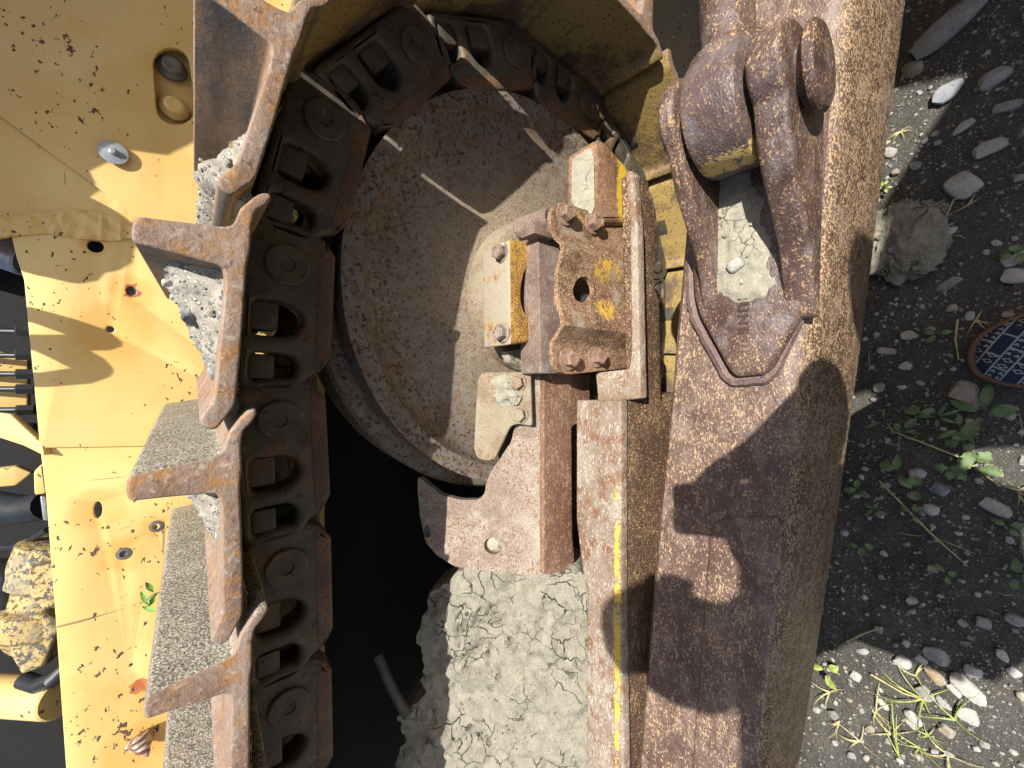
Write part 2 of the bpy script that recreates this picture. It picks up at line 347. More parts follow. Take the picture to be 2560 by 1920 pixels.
def resamp(poly, step):
    out = []
    for i in range(len(poly)):
        a, b = Vector(poly[i]), Vector(poly[(i + 1) % len(poly)]); n = max(1, int((b - a).length / step))
        out += [tuple(a.lerp(b, k / n)) for k in range(n)]
    return out
def sheet(name, fr, pts, step, disp, t, mat, parent=None, holes=(), label=None, ang=40):
    """a plate with inner points, so that it can be bent / dented: disp(a, b) moves along the normal; t = thickness behind"""
    loops = [resamp(pts, step)] + [resamp(h, step * .5) for h in holes]
    vs_, es = [], []
    for lp in loops:
        k = len(vs_); vs_ += [Vector(p) for p in lp]; es += [(k + i, k + (i + 1) % len(lp)) for i in range(len(lp))]
    xs = [p[0] for p in pts]; ys = [p[1] for p in pts]
    a = min(xs) + step * .5; row = 0
    while a < max(xs):
        b = min(ys) + step * .5
        while b < max(ys):
            q = (a + random.uniform(-.2, .2) * step, b + random.uniform(-.2, .2) * step)
            if inside(q, pts) and not any(inside(q, h) for h in holes): vs_.append(Vector(q))
            b += step
        a += step
    vo, eo, fo = delaunay_2d_cdt(vs_, es, [], 0, 1e-6)[:3]
    bm = bmesh.new(); top = [bm.verts.new(fr.P(p.x, p.y, disp(p.x, p.y))) for p in vo]
    cnt = {}; fs = []
    for f in fo:
        c = (sum(vo[i].x for i in f) / 3, sum(vo[i].y for i in f) / 3)
        if inside(c, pts) and not any(inside(c, h) for h in holes): fs.append(f)
    if t:
        bot = [bm.verts.new(v.co - fr.n * (t(p.x, p.y) if callable(t) else t)) for v, p in zip(top, vo)]
    for f in fs:
        bm.faces.new([top[i] for i in f])
        if t: bm.faces.new([bot[i] for i in reversed(f)])
        for i in range(3):
            e = (f[i], f[(i + 1) % 3]); k = tuple(sorted(e)); cnt.setdefault(k, []).append(e)
    if t:
        for k, l in cnt.items():
            if len(l) == 1:
                i, j = l[0]; bm.faces.new((top[j], top[i], bot[i], bot[j]))
    bmesh.ops.delete(bm, geom=[v for v in bm.verts if not v.link_faces], context='VERTS')
    return from_bm(name, bm, mat, parent, label, ang)
def ortho(ax):
    ax = Vector(ax).normalized(); u = ax.cross(Vector((0, 0, 1))) if abs(ax.z) < .9 else ax.cross(Vector((1, 0, 0))); u.normalize(); return ax, u, ax.cross(u)
def add_lathe(bm, prof, o, ax, seg=48, cap=True, a0=0):
    """prof = [(radius, distance along ax)]"""
    ax, u, v = ortho(ax); o = Vector(o); rings = []
    for r, d in prof:
        rings.append([bm.verts.new(o + ax * d + (u * math.cos(a0 + 2 * math.pi * i / seg) + v * math.sin(a0 + 2 * math.pi * i / seg)) * max(r, 1e-5)) for i in range(seg)])
    for A, B in zip(rings, rings[1:]):
        for i in range(seg): bm.faces.new((A[i], A[(i + 1) % seg], B[(i + 1) % seg], B[i]))
    if cap: bm.faces.new(rings[0]); bm.faces.new(rings[-1])
def lathe(name, prof, o, ax, mat, parent=None, seg=48, label=None, ang=30):
    bm = bmesh.new(); add_lathe(bm, prof, o, ax, seg); return from_bm(name, bm, mat, parent, label, ang)
def rodp(r, L, b=.003): return [(r - b, 0), (r, b), (r, L - b), (r - b, L)]
def rod(name, p, q, r, mat, parent=None, label=None, b=.003, seg=32):
    p, q = Vector(p), Vector(q); return lathe(name, rodp(r, (q - p).length, b), p, q - p, mat, parent, seg, label)
def add_hex(bm, o, ax, r=.0125, h=.014, washer=.0185, wt=.003, a0=.3):
    if washer: add_lathe(bm, [(washer - .001, 0), (washer, .001), (washer, wt - .001), (washer - .001, wt)], o, ax, 24)
    add_lathe(bm, [(r, wt), (r, wt + h - .003), (r * .84, wt + h), (r * .5, wt + h + .0003), (r * .45, wt + h - .001)], o, ax, 6, True, a0)
def hexbolt(name, o, ax, mat, parent, r=.0125, h=.014, washer=.0185, a0=.3, label=None):
    bm = bmesh.new(); add_hex(bm, o, ax, r, h, washer, .003, a0); return from_bm(name, bm, mat, parent, label, 25)
def tube_mesh(path, rad, seg=10):
    bm = bmesh.new(); rings = []
    for i, p in enumerate(path):
        p = Vector(p); d = (Vector(path[min(i + 1, len(path) - 1)]) - Vector(path[max(i - 1, 0)]))
        ax, u, v = ortho(d); r = rad[i] if isinstance(rad, (list, tuple)) else rad
        rings.append([bm.verts.new(p + (u * math.cos(2 * math.pi * k / seg) + v * math.sin(2 * math.pi * k / seg)) * r) for k in range(seg)])
    for A, B in zip(rings, rings[1:]):
        for k in range(seg): bm.faces.new((A[k], A[(k + 1) % seg], B[(k + 1) % seg], B[k]))
    bm.faces.new(rings[0]); bm.faces.new(rings[-1]); return bm
def tube(name, path, rad, mat, parent=None, seg=10, label=None): return from_bm(name, tube_mesh(path, rad, seg), mat, parent, label)
def fb(p, s, o=6): return mn.fractal(Vector(p) * s, .6, 2.1, o)

# ================================================================== BULLDOZER
CX, CZ, RI = .171, .526, .369                # idler axis and radius
RP, PITCHL, S0 = .437, .206, -.014           # pin path round the idler, link pitch, first pin
DOZ = empty('bulldozer', (.173, .72, .0), 'old yellow crawler bulldozer with rusty track, idler and push arm', 'bulldozer')
Y_ = Vector((0, 1, 0))

# ---- idler
IW = lathe('idler_wheel', [(.02, .60 - .6), (.13, .012), (.17, .021), (.22, .027), (.285, .028), (.318, .025), (.331, .017), (.3365, .008), (.341, .0035), (.350, .0025), (.362, .0005), (.370, .002), (RI, .006),
    (RI, .060), (RI + .004, .066), (RI + .024, .072), (RI + .030, .080), (RI + .030, .165), (RI + .022, .172), (RI, .180), (RI, .238), (.366, .243), (.32, .238), (.30, .21), (.02, .2)],
    (CX, .6, CZ), (0, 1, 0), 'idler', DOZ, 128, 'grey mottled idler wheel with rust pits, half in shade')
lathe('hub_cap', [(.03, -.040), (.10, -.039), (.130, -.036), (.142, -.030), (.147, -.020), (.149, .012), (.146, .03), (.03, .03)], (CX, .608, CZ), (0, 1, 0), 'hubdust', IW, 64); HUBC = IW.children[0]; HUBC.matrix_parent_inverse = Matrix()

# ---- track: one link and one shoe in their own frame (x forward, y across, z outward, origin on the pin), then copies
def on_path(s):
    if s < 0:                                            # the upper run, slightly wavy
        T = [(-2.5, -.06), (-1.2, -.02), (-.63, -.008), (-.42, -.003), (-.21, .008), (0, 0)]
        for (s0, z0), (s1, z1) in zip(T, T[1:]):
            if s0 <= s <= s1: return Vector((CX + s, 0, CZ + RP + z0 + (z1 - z0) * (s - s0) / (s1 - s0)))
    if s < math.pi * RP: t = s / RP; return Vector((CX + RP * math.sin(t), 0, CZ + RP * math.cos(t)))
    return Vector((CX - (s - math.pi * RP), 0, CZ - RP))
L0 = Fr((0, .600, 0), (1, 0, 0), (0, 0, 1))
YAW = R_(4.5); PIV = Vector((.12, .6, 0)); YM = Matrix.Translation(PIV) @ Matrix.Rotation(-YAW, 4, 'Z') @ Matrix.Translation(-PIV)   # the machine stands a little askew to the viewer
IW.matrix_parent_inverse = WM(DOZ).inverted() @ YM
def place_on(o, j):
    p, q = on_path(S0 + PITCHL * j), on_path(S0 + PITCHL * (j - 1)); f = (p - q).normalized()
    o.location = YM @ p; o.rotation_euler = (0, math.atan2(-f.z, f.x), -YAW)
def sub(name, me, mat, par, label=None, ang=35):
    smooth(me, ang); me.materials.clear(); me.materials.append(M[mat]); o = bpy.data.objects.new(name, me); COL.objects.link(o); o.parent = par
    if label: o['label'] = label
    return o
def bm_me(name, bm):
    bmesh.ops.recalc_face_normals(bm, faces=bm.faces); me = bpy.data.meshes.new(name); bm.to_mesh(me); bm.free(); return me
def merge(mes):
    bm = bmesh.new()
    for m in mes: bm.from_mesh(m)
    me = bpy.data.meshes.new('merged'); bm.to_mesh(me); bm.free(); return me
def box_me(x0, x1, y0, y1, z0, z1, b=.002):
    bm = bmesh.new(); r = bmesh.ops.create_cube(bm, size=1)
    for v in bm.verts: v.co = ((x0 + x1) / 2 + v.co.x * (x1 - x0), (y0 + y1) / 2 + v.co.y * (y1 - y0), (z0 + z1) / 2 + v.co.z * (z1 - z0))
    if b: bmesh.ops.bevel(bm, geom=bm.edges[:], offset=b, segments=2, affect='EDGES', profile=.6)
    return bm_me('box', bm)
w1 = rnd_poly([(-.050, .036), (-.050, -.004), (-.060, -.019), (-.072, -.023), (-.086, -.018), (-.095, -.004), (-.095, .036)], .010, 4)
w2 = rnd_poly([(-.118, .036), (-.118, -.006), (-.126, -.016), (-.142, -.018), (-.154, -.008), (-.154, .036)], .009, 4)
main = curve_mesh(rnd_poly([(.046, .052), (.057, .020), (.056, -.030), (.034, -.058), (-.118, -.060), (-.140, -.048), (-.150, -.030), (-.168, -.024), (-.168, .052)], .02, 5), .046, .0095, [w1, w2], 4)
main.transform(L0.mat(-.023))
tail = curve_mesh(rnd_poly([(-.135, .050), (-.135, -.050), (-.160, -.056), (-.215, -.052), (-.246, -.025), (-.250, .02), (-.225, .050)], .02, 5), .042, .006, [], 3)
tail.transform(L0.mat(-.064))
LINK = sub('track_link', merge([main, tail]), 'link', DOZ, None, 40); LINK.matrix_parent_inverse = WM(DOZ).inverted()
bm = bmesh.new(); add_lathe(bm, [(.0265, 0), (.0265, .0045), (.0245, .006), (.0095, .0058), (.008, .0035), (.003, .003)], (0, .600, 0), (0, -1, 0), 40)
add_lathe(bm, [(.023, 0), (.023, .25)], (0, .602, 0), (0, 1, 0), 24)
sub('track_pin', bm_me('track_pin', bm), 'link', LINK)
nut = box_me(-.088, -.050, .606, .650, .006, .037, .004); sub('shoe_nut', nut, 'link', LINK)
nut2 = box_me(-.152, -.120, .604, .650, .008, .037, .004); sub('shoe_nut', nut2, 'link', LINK)
me = curve_mesh(rnd_poly([(.044, -.040), (.026, -.0595), (-.116, -.0615), (-.142, -.046), (-.134, -.0385), (-.11, -.0365), (.02, -.036)], .003, 3), .0495, .005); me.transform(L0.mat(-.0235)); sub('rail_edge', me, 'linkrail', LINK, 'orange worn rail edge')
S_PX = [(634, 450), (645, 453), (649, 464), (634, 485), (618, 505), (615, 540), (614, 600), (607, 640), (604, 780), (602, 860), (596, 985), (591, 1000), (556, 1050), (546, 1057), (528, 1056), (512, 1046), (507, 1036), (512, 1024), (536, 985), (542, 965), (547, 850), (556, 690), (554, 660), (544, 642), (430, 613), (330, 590), (322, 577), (321, 555), (326, 532), (338, 523), (435, 535), (545, 546), (566, 543), (574, 530), (580, 500), (590, 478), (604, 462), (622, 451)]
SP_ = [((V(*p, .465).x - .159), (V(*p, .465).z - .967)) for p in S_PX]
SP_ = [(f, n_ - .0035 * min(1, max(0, (f - .005) / .03)) if n_ < .075 else n_) for f, n_ in SP_]
SP_ = [(f + (.004 if f < -.15 else -.004 if f > .02 and n_ < .075 else 0), n_) for f, n_ in SP_]
SF = Fr((0, .453, 0), (1, 0, 0), (0, 0, 1))
me = curve_mesh(rnd_poly(SP_, .003, 2), .52, .0025, [], 2); me.transform(SF.mat(-.26))
SHOE = sub('track_shoe', me, 'shoe', DOZ, None, 30); SHOE.matrix_parent_inverse = WM(DOZ).inverted()
for yy in (.60, .86): sub('shoe_bolt', box_me(-.088, -.052, yy - .018, yy + .018, .054, .075, .003), 'link', SHOE)
def copy_part(o):
    c = o.copy(); COL.objects.link(c)
    for ch in o.children: d = ch.copy(); COL.objects.link(d); d.parent = c
    return c
JS = list(range(-5, 13)); SHOES = {}
for j in JS:
    s_, l_ = (SHOE, LINK) if j == 0 else (copy_part(SHOE), copy_part(LINK))
    place_on(s_, j + 0); place_on(l_, j); SHOES[j] = s_
    l2 = copy_part(LINK); place_on(l2, j); l2.location += Vector((math.sin(YAW), math.cos(YAW), 0)) * .205        # the inner chain strand

# ---- machine body
def Vt(y, *pts): return tr(vert(y), pts)
PY = 1.03; PF = vert(PY)
holes_px = [((238, 615), 22, 16), ((275, 823), 11, 8), ((245, 1275), 11, 21), ((308, 1387), 14, 9), ((390, 1318), 5, 4), ((328, 728), 13, 12), ((328, 1663), 5, 4)]
def hole(fr, c, rx, ry, n=18):
    c0 = fr.hit(*c); a = fr.hit(c[0], c[1] - ry); b = fr.hit(c[0] - rx, c[1]); return ell(c0[0], c0[1], abs(a[0] - c0[0]), abs(b[1] - c0[1]), n)
M['yellow'] = m_yellow(halo=[(V(*c, PY), r) for c, r in (((245, 1275), .045), ((308, 1387), .038), ((390, 1318), .026), ((328, 728), .036), ((290, 830), .062), ((238, 615), .022), ((330, 1870), .05))], marks=[(V(328, 726, PY), .0125, (.36, .11, .05)), (V(345, 1722, PY), .016, (.40, .08, .04))])
M['yellow2'] = m_yellow('faded_yellow_paint', (.66, .48, .19))
M['dullyellow'] = m_yellow('worn_yellow_paint', (.42, .27, .05), .60, (), 1)
up_px = [(-250, -350), (1300, -350), (1300, 120), (812, 420), (812, 1108), (100, 1120), (85, 960), (72, 830), (60, 700), (40, 640), (25, 575), (8, 545), (-60, 520), (-250, 500)]
slot = []
for k in range(9): a = math.pi * k / 8; slot.append(PF.hit(428 + 46 * math.cos(a - math.pi) * 1.0, 160 - 42 * math.sin(a)))
for k in range(9): a = math.pi * k / 8; slot.append(PF.hit(440 + 50 * math.cos(a), 268 + 44 * math.sin(a)))
SIDE = plate('side_panel', PF, Vt(PY, *up_px), .010, .0015, 'yellow', DOZ, [hole(PF, *h) for h in holes_px if h[0][1] < 1100] + [slot], 'yellow painted side panel with chips, holes and rust stains')
PL_ = vert(PY + .006)
low_px = [(98, 1100), (812, 1090), (812, 2300), (185, 2300), (165, 1920), (140, 1560), (115, 1240)]
plate('side_panel', PL_, tr(PL_, low_px), .010, .0015, 'yellow', DOZ, [hole(PL_, *h) for h in holes_px if h[0][1] > 1100], 'lower yellow side panel with slot and small holes')
for c, rx, ry in [h for h in holes_px if h[0] in ((328, 728), (390, 1318), (308, 1387))]:
    q = V(*c, PY); lathe('hole_plug', [(.012, .004), (.011, .001), (.006, 0), (.004, .006)], q + Vector((0, .004, 0)), (0, 1, 0), 'steelbolt', SIDE, 20)
# recess behind the slot with its two bolts
bk = vert(PY + .026); plate('recess_plate', bk, tr(bk, [(360, 90), (520, 90), (520, 340), (360, 340)]), .006, .001, 'yellow2', SIDE)
for (c, mat) in (((430, 172), 'steelbolt'), ((436, 272), 'yellow2')):
    q = V(*c, PY + .02); lathe('flange_bolt', [(.024, 0), (.0235, .005), (.019, .009), (.016, .015), (.012, .017), (.004, .0165)], q, (0, -1, 0), mat, SIDE, 24)
q = V(284, 382, PY - .012); bm = bmesh.new(); add_lathe(bm, [(.020, 0), (.020, .0015), (.006, .003), (.0058, .008), (.003, .010)], q, (0, -1, 0), 28); from_bm('washer_bolt', bm, 'zinc', SIDE)
# folded sheet above the crease and the weld below it
UF = Fr(V(150, 400, PY - .006), (1, 0, 0), (0, -.02, 1)); crease = [(-250, 108), (-20, 276), (200, 436), (330, 533), (420, 600), (560, 640), (900, 400), (1300, 100), (1300, -350), (-250, -350)]
UH = tr(UF, [(428 + 46 * math.cos(math.pi * k / 8 - math.pi), 160 - 42 * math.sin(math.pi * k / 8)) for k in range(9)] + [(440 + 50 * math.cos(math.pi * k / 8), 268 + 44 * math.sin(math.pi * k / 8)) for k in range(9)])
plate('folded_panel', UF, tr(UF, crease), .003, .0012, 'yellow2', SIDE, [UH], 'smooth faded yellow panel above the slanting crease')
WF = vert(PY - .001); wpx = [(-20, 548), (60, 540), (130, 530), (200, 526), (280, 540), (330, 568), (330, 596), (280, 604), (200, 598), (120, 584), (40, 590), (-20, 596)]
WB = [WF.hit(*p) for p in wpx]
def bead(a, b):
    px = [p[0] for p in WB]; t = min(1, max(0, (max(p[1] for p in WB) - b) * 40)); return .003 + .005 * mn.noise(Vector((a * 40, b * 130, 0))) + .003 * mn.noise(Vector((a * 150, b * 60, 3)))
sheet('weld_bead', WF, WB, .006, bead, .01, 'yellow', SIDE, (), 'rough weld bead in yellow paint')
# unseen plates added above the panel, outlined to cast the shadows on it
HZ = 1.52
def up_sun(px, py):
    p = V(px, py, PY); t = (HZ - p.z) / -LD.z; return (p.x - LD.x * t, p.y - LD.y * t)
hood = [up_sun(*p) for p in [(470, 350), (400, 387), (311, 377), (260, 405), (210, 432), (225, 463), (190, 486), (255, 520), (319, 566), (323, 593), (303, 620), (299, 652), (268, 671), (229, 679), (210, 698), (167, 706), (117, 694), (82, 687), (74, 690),
    (70, 772), (150, 795), (233, 823), (276, 858), (241, 875), (190, 876), (171, 858), (120, 822), (78, 807)][:18]]
shadow_fork_pts = [up_sun(*p) for p in [(40, 765), (150, 795), (233, 823), (272, 853), (273, 865), (241, 875), (190, 876), (225, 895), (249, 920), (250, 932), (241, 943), (194, 959), (84, 968), (40, 968), (40, 930), (85, 932), (171, 920), (125, 897), (82, 877), (40, 870), (40, 836), (159, 836), (120, 822), (78, 807), (40, 800)]]
hood = [(hood[0][0] + 1.2, hood[0][1])] + hood + [(hood[-1][0] - .0, 2.0), (hood[0][0] + 1.2, 2.0)]
plate('hood', flat(HZ), hood, .02, .003, 'yellow2', DOZ, (), 'unseen yellow plate shaped to shade the panel', 0)
plate('shadow_fork', flat(HZ), shadow_fork_pts, .02, .003, 'yellow2', DOZ, (), 'unseen forked yellow plate shaped to shade the panel', 0)
# dark hull inside the track, engine bay back wall
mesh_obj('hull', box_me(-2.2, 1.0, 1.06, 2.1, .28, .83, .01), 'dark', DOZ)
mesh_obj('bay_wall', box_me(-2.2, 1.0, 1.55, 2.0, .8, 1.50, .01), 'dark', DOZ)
# engine bay pieces above the panel edge
EB = lambda px, py, y: V(px, py, y)
rod('grey_pipe', EB(-80, 600, 1.22), EB(75, 655, 1.16), .030, 'chrome', DOZ, 'grey steel pipe in the engine bay')
for y0, y1 in ((805, 850), (876, 900), (925, 945), (960, 985), (1010, 1040), (1060, 1082)):
    a = EB(48, (y0 + y1) / 2, 1.10); rod('hose_fitting', a + Vector((0, .0, -.02)), a + Vector((0, -.0, .004)), .010, 'black', DOZ, None, .002, 6)
    rod('pressure_line', a + Vector((0, .01, .0)), a + Vector((0, .06, .10)), .005, 'black', DOZ)
fr = vert(1.16); plate('valve_bank', fr, tr(fr, [(-60, 870), (70, 890), (70, 1030), (-60, 1020)]), .02, .002, 'yellow2', DOZ)
fr = Fr(V(0, 1080, 1.09), (1, 0, -.1), (0, .7, .7)); plate('gusset', fr, tr(fr, [(-60, 1020), (20, 1036), (104, 1120), (112, 1150), (60, 1120), (-60, 1070)]), .012, .002, 'yellow2', DOZ, (), 'tan triangular gusset')
fr = vert(1.14); plate('valve_cover', fr, tr(fr, [(-60, 1178), (40, 1165), (82, 1182), (40, 1215), (-60, 1222)]), .02, .003, 'yellow2', DOZ)
fr = vert(1.05); plate('tab', fr, tr(fr, [(84, 1180), (106, 1158), (116, 1234), (86, 1238)]), .02, .002, 'yellow2', DOZ, (), 'small yellow bracket tab')
fr = vert(1.052); plate('tab', fr, tr(fr, [(99, 1240), (116, 1240), (122, 1302), (107, 1302)]), .015, .002, 'chrome', DOZ, (), 'bare grey bracket tab')
tube('hose', [EB(-120, 1240, 1.3), EB(-20, 1262, 1.22), EB(60, 1274, 1.18), EB(120, 1262, 1.14)], .026, 'black', DOZ, 14)
tube('hose', [EB(-60, 1372, 1.3), EB(30, 1368, 1.25), EB(60, 1360, 1.22), EB(118, 1325, 1.12)], .005, 'black', DOZ, 8)
# hydraulic pump with flaking paint
PQ = EB(75, 1500, 1.19)
bm = bmesh.new()
add_lathe(bm, [(.05, -.09), (.062, -.085), (.066, -.05), (.066, -.01), (.055, 0), (.055, .03), (.070, .036), (.072, .075), (.060, .085), (.045, .11), (.02, .115)], PQ + Vector((.02, 0, -.03)), (-1, 0, .15), 28)
PUMP = from_bm('hydraulic_pump', bm, 'casting', DOZ, 'pump casting with flaking yellow paint', 30)
fr = Fr(EB(110, 1480, 1.09), (1, 0, 0), (0, .3, 1)); plate('pump_flange', fr, tr(fr, [(70, 1420), (150, 1405), (160, 1500), (110, 1530), (72, 1490)]), .03, .004, 'casting', PUMP)
fr = Fr(EB(60, 1600, 1.13), (1, 0, 0), (0, .4, 1)); plate('pump_body', fr, tr(fr, [(22, 1560), (100, 1530), (150, 1560), (108, 1670), (50, 1690), (20, 1640)]), .08, .008, 'casting', PUMP)
rod('oil_filter', EB(-20, 1735, 1.24), EB(150, 1745, 1.12), .035, 'yellow2', DOZ, 'pale yellow cylinder below the pump')
tube('hose', [EB(60, 1700, 1.15), EB(95, 1712, 1.12), EB(130, 1700, 1.10), EB(170, 1670, 1.10)], .014, 'black', DOZ, 12)
tube('hose', [EB(-10, 1420, 1.2), EB(20, 1440, 1.18), EB(14, 1540, 1.2), EB(-20, 1600, 1.22)], .02, 'black', DOZ, 12)
mesh_obj('belly_guard', box_me(-1.3, -.3, 1.2, 1.5, .83, 1.0, .03), plain('oily_grey', (.05, .052, .056), .7, 0, .002), DOZ)

# ---- idler bearing and its brackets
CAPY = .50
cf = vert(CAPY); capp = Vt(CAPY, (1272, 598), (1322, 604), (1330, 625), (1328, 655), (1312, 682), (1304, 720), (1304, 755), (1312, 780), (1330, 796), (1333, 832), (1320, 856), (1275, 862))
BEAR = plate('bearing_cap', cf, capp, .075, .004, rust('cap_paint', (.40, .24, .05), (.52, .32, .06), (.20, .085, .03), 160, .47, .56, (.5, .8), patch=(.26, .11, .03), dust=((.38, .33, .25), .66, .74), topdust=(.37, .32, .24)), DOZ, (), 'bearing cap with flaking yellow edge')
topz = max(cf.P(*p).z for p in capp)
for px in ((1256, 632), (1258, 832)):
    q = H(*px, topz - .001); hexbolt('bolt', q, (-.05, -.12, 1), 'guard', BEAR, .0125, .013, .0165, .5)
sf = vert(.472); SLAB = plate('shaft_block', sf, Vt(.472, (1345, 592), (1408, 592), (1412, 934), (1352, 934)), .05, .002, 'slab', DOZ, (), 'plain brown block beside the bracket plate')
a = V(1296, 575, .53); b = V(1375, 548, .47); rod('grease_pipe', a, b, .019, 'slab', DOZ, 'short round pipe above the bearing')
q = V(1338, 588, .478); mesh_obj('pipe_nut', box_me(q.x - .007, q.x + .008, q.y - .02, q.y + .012, q.z - .022, q.z + .02, .003), 'slab', DOZ)
# bent bracket plate
BY = .4515; bf = vert(BY)
bpx = [(1380, 520), (1400, 505), (1415, 508), (1470, 527), (1500, 530), (1555, 540), (1572, 560), (1580, 880), (1578, 905), (1566, 920), (1420, 936), (1396, 930), (1383, 905), (1382, 860), (1384, 600), (1376, 560)]
bp = rnd_poly(tr(bf, bpx), .012, 4)
xs_ = [(bf.hit(1410, y)[0], d) for y, d in ((500, 0), (575, 0), (600, .008), (632, .024), (655, .02), (690, .011), (760, .011), (795, .022), (820, .026), (842, .012), (862, 0), (960, 0))]
xs_.sort()
def bend(a, b):
    for (x0, d0), (x1, d1) in zip(xs_, xs_[1:]):
        if x0 <= a <= x1: t = (a - x0) / (x1 - x0); t = t * t * (3 - 2 * t); return (d0 + (d1 - d0) * t) + .0007 * mn.noise(Vector((a * 60, b * 60, 0)))
    return 0
hf = tr(vert(BY - .012), [(1432, 730), (1437, 708), (1450, 693), (1465, 690), (1477, 700), (1486, 718), (1486, 735), (1473, 752), (1455, 758), (1440, 750)])
BRK = sheet('bracket_plate', bf, bp, .007, bend, .009, rust('bracket_rust', (.12, .06, .033), (.21, .115, .066), (.44, .30, .18), 230, .515, .58, (.55, .85), dust=((.36, .30, .22), .62, .72), yel=[(V(1510, 678, .44), (24, 9, 12), (.60, .36, .05), .72), (V(1515, 775, .44), (24, 9, 14), (.60, .36, .05), .74), (V(1445, 545, .45), (40, 9, 30), (.60, .36, .05), .74)]), DOZ, [rnd_poly(hf, .006, 3)], 'bent rusty bracket plate with a hole and four bolts', 45)
for px in ((1412, 536), (1481, 560), (1419, 898), (1488, 892)):
    hexbolt('bolt', V(*px, BY - .0008), (0, -1, .12), 'bolt', BRK, .0135, .015, .0185, random.random())
rod('hole_pin', V(1468, 752, .475), V(1468, 752, .49), .014, 'chrome', BRK)
# sloped guard
P1 = V(1125, 1300, .65); P2 = V(1362, 1300, .512); GF = slope(P2, P1)
gpx = [(1362, 936), (1300, 938), (1292, 1040), (1278, 1105), (1226, 1180), (1214, 1213), (1213, 1232), (1196, 1250), (1152, 1250), (1105, 1238), (1068, 1210), (1054, 1196), (1044, 1194), (1044, 1225), (1050, 1290), (1064, 1355), (1092, 1388), (1138, 1417), (1250, 1431), (1345, 1438), (1362, 1434)]
GUARD = sheet('mud_guard', GF, rnd_poly(tr(GF, gpx), .006, 3), .012, lambda a, b: .0012 * mn.noise(Vector((a * 25, b * 25, 0))), .014, 'guard', DOZ, [hole(GF, (1232, 1365), 22, 21), hole(GF, (1068, 1328), 9, 17)], 'sloping rusty guard plate with two round holes')
hp = GF.hit(1232, 1365); lathe('hole_mud', [(.016, 0), (.012, .004), (.004, .006)], GF.P(hp[0], hp[1], -.012), GF.n, 'mudfine', GUARD, 24)
hp = GF.hit(1068, 1328); lathe('hole_plug', [(.012, 0), (.011, .004), (.005, .006)], GF.P(hp[0], hp[1], -.012), GF.n, 'steelbolt', GUARD, 24)
ff = vert(.509); plate('guard_front', ff, tr(ff, [(1359, 934), (1476, 932), (1476, 1034), (1466, 1052), (1430, 1066), (1432, 1340), (1438, 1408), (1410, 1430), (1359, 1438)]), .012, .003, 'guard_front', DOZ, (), 'brown front face of the guard', .006)
P3 = Fr(GF.P(0, 0, .022), GF.u, GF.v); spx = [(1194, 945), (1206, 931), (1327, 929), (1331, 1066), (1292, 1060), (1276, 1066), (1236, 1150), (1214, 1153), (1192, 1146), (1184, 1122), (1189, 1020)]
SCR = plate('scraper_plate', P3, tr(P3, spx), .012, .0025, 'hubdust', DOZ, (), 'pale dusty scraper plate with a slanting notch', .006)
for px in ((1293, 957), (1298, 1037)):
    c = P3.hit(*px); hexbolt('bolt', P3.P(*c), P3.n, 'hubdust', SCR, .0125, .010, .016, .2)
c0 = P3.hit(1272, 972)
def clod(a, b): d = math.hypot((a - c0[0]) * 28, (b - c0[1]) * 34); return max(-.002, .016 * (1 - d) + .010 * mn.noise(Vector((a * 55, b * 55, 1))) + .004 * mn.noise(Vector((a * 160, b * 160, 1))))
# ---- track frame
rf = vert(.40); rpx = [(1588, 425), (1602, 440), (1622, 470), (1640, 520), (1646, 570), (1649, 630), (1640, 655), (1635, 690), (1640, 725), (1650, 752), (1654, 1000), (1700, 1080), (1730, 2300), (1562, 2300), (1548, 1500), (1549, 1008), (1602, 994)]
FRAME = plate('track_frame', rf, tr(rf, rpx), .03, .004, 'rail', DOZ, (), 'long brown track frame rail speckled with tan rust', .006)
zt = rf.P(*rf.hit(1575, 700)).z - .002
tp = flat(rf.P(*rf.hit(1549, 1300)).z + .0015); plate('frame_top', tp, tr(tp, [(1440, 1000), (1552, 1000), (1552, 1500), (1566, 2300), (1466, 2300), (1466, 1500), (1452, 1400), (1440, 1300)]), .02, .004, rust('top_paint', (.20, .14, .095), (.31, .25, .20), (.43, .39, .33), 200, .56, .64, (.6, .9), (.5, 1, 1), patch=(.19, .09, .045), yel=(V(1546, 1600, .404), (2.0, 72, 6), (.62, .42, .05), .715)), DOZ, (), 'rough frame top with a yellow paint line', .004)
plate('frame_top', flat(zt + .012), tr(flat(zt + .012), [(1562, 424), (1580, 428), (1592, 560), (1596, 760), (1601, 996), (1495, 1008), (1488, 932), (1572, 922), (1578, 880), (1574, 560)]), .02, .003, 'top', DOZ, (), 'light rusty strip beside the bracket plate', .003)
nf_ = vert(.44); plate('frame_nose', nf_, tr(nf_, [(1488, 348), (1510, 344), (1545, 385), (1575, 420), (1585, 560), (1488, 560)]), .07, .012, rust('nose_paint', (.15, .07, .035), (.22, .12, .07), (.38, .24, .13), 240, .53, .6, (.55, .85), yel=(V(1568, 480, .44), (7, 9, 30), (.62, .40, .03), .50)), DOZ, (), 'blunt rusty nose of the track frame', .012)
nt_ = Fr(V(1490, 450, .443), (1, 0, 0), (0, .9, .5)); plate('nose_top', nt_, tr(nt_, [(1494, 344), (1455, 368), (1428, 395), (1424, 470), (1426, 560), (1494, 560)]), .05, .008, 'top', DOZ, (), 'pale sloped nose top', .012)
# frame body under the mud, closing the inside
mesh_obj('frame_beam', box_me(-1.3, -.02, .43, .62, .12, .40, .01), 'rail', DOZ)
tube('tie_rod', [V(945, 1640, .80), V(980, 1720, .76), V(1020, 1790, .72)],   .010, 'steelbolt', DOZ, 12)

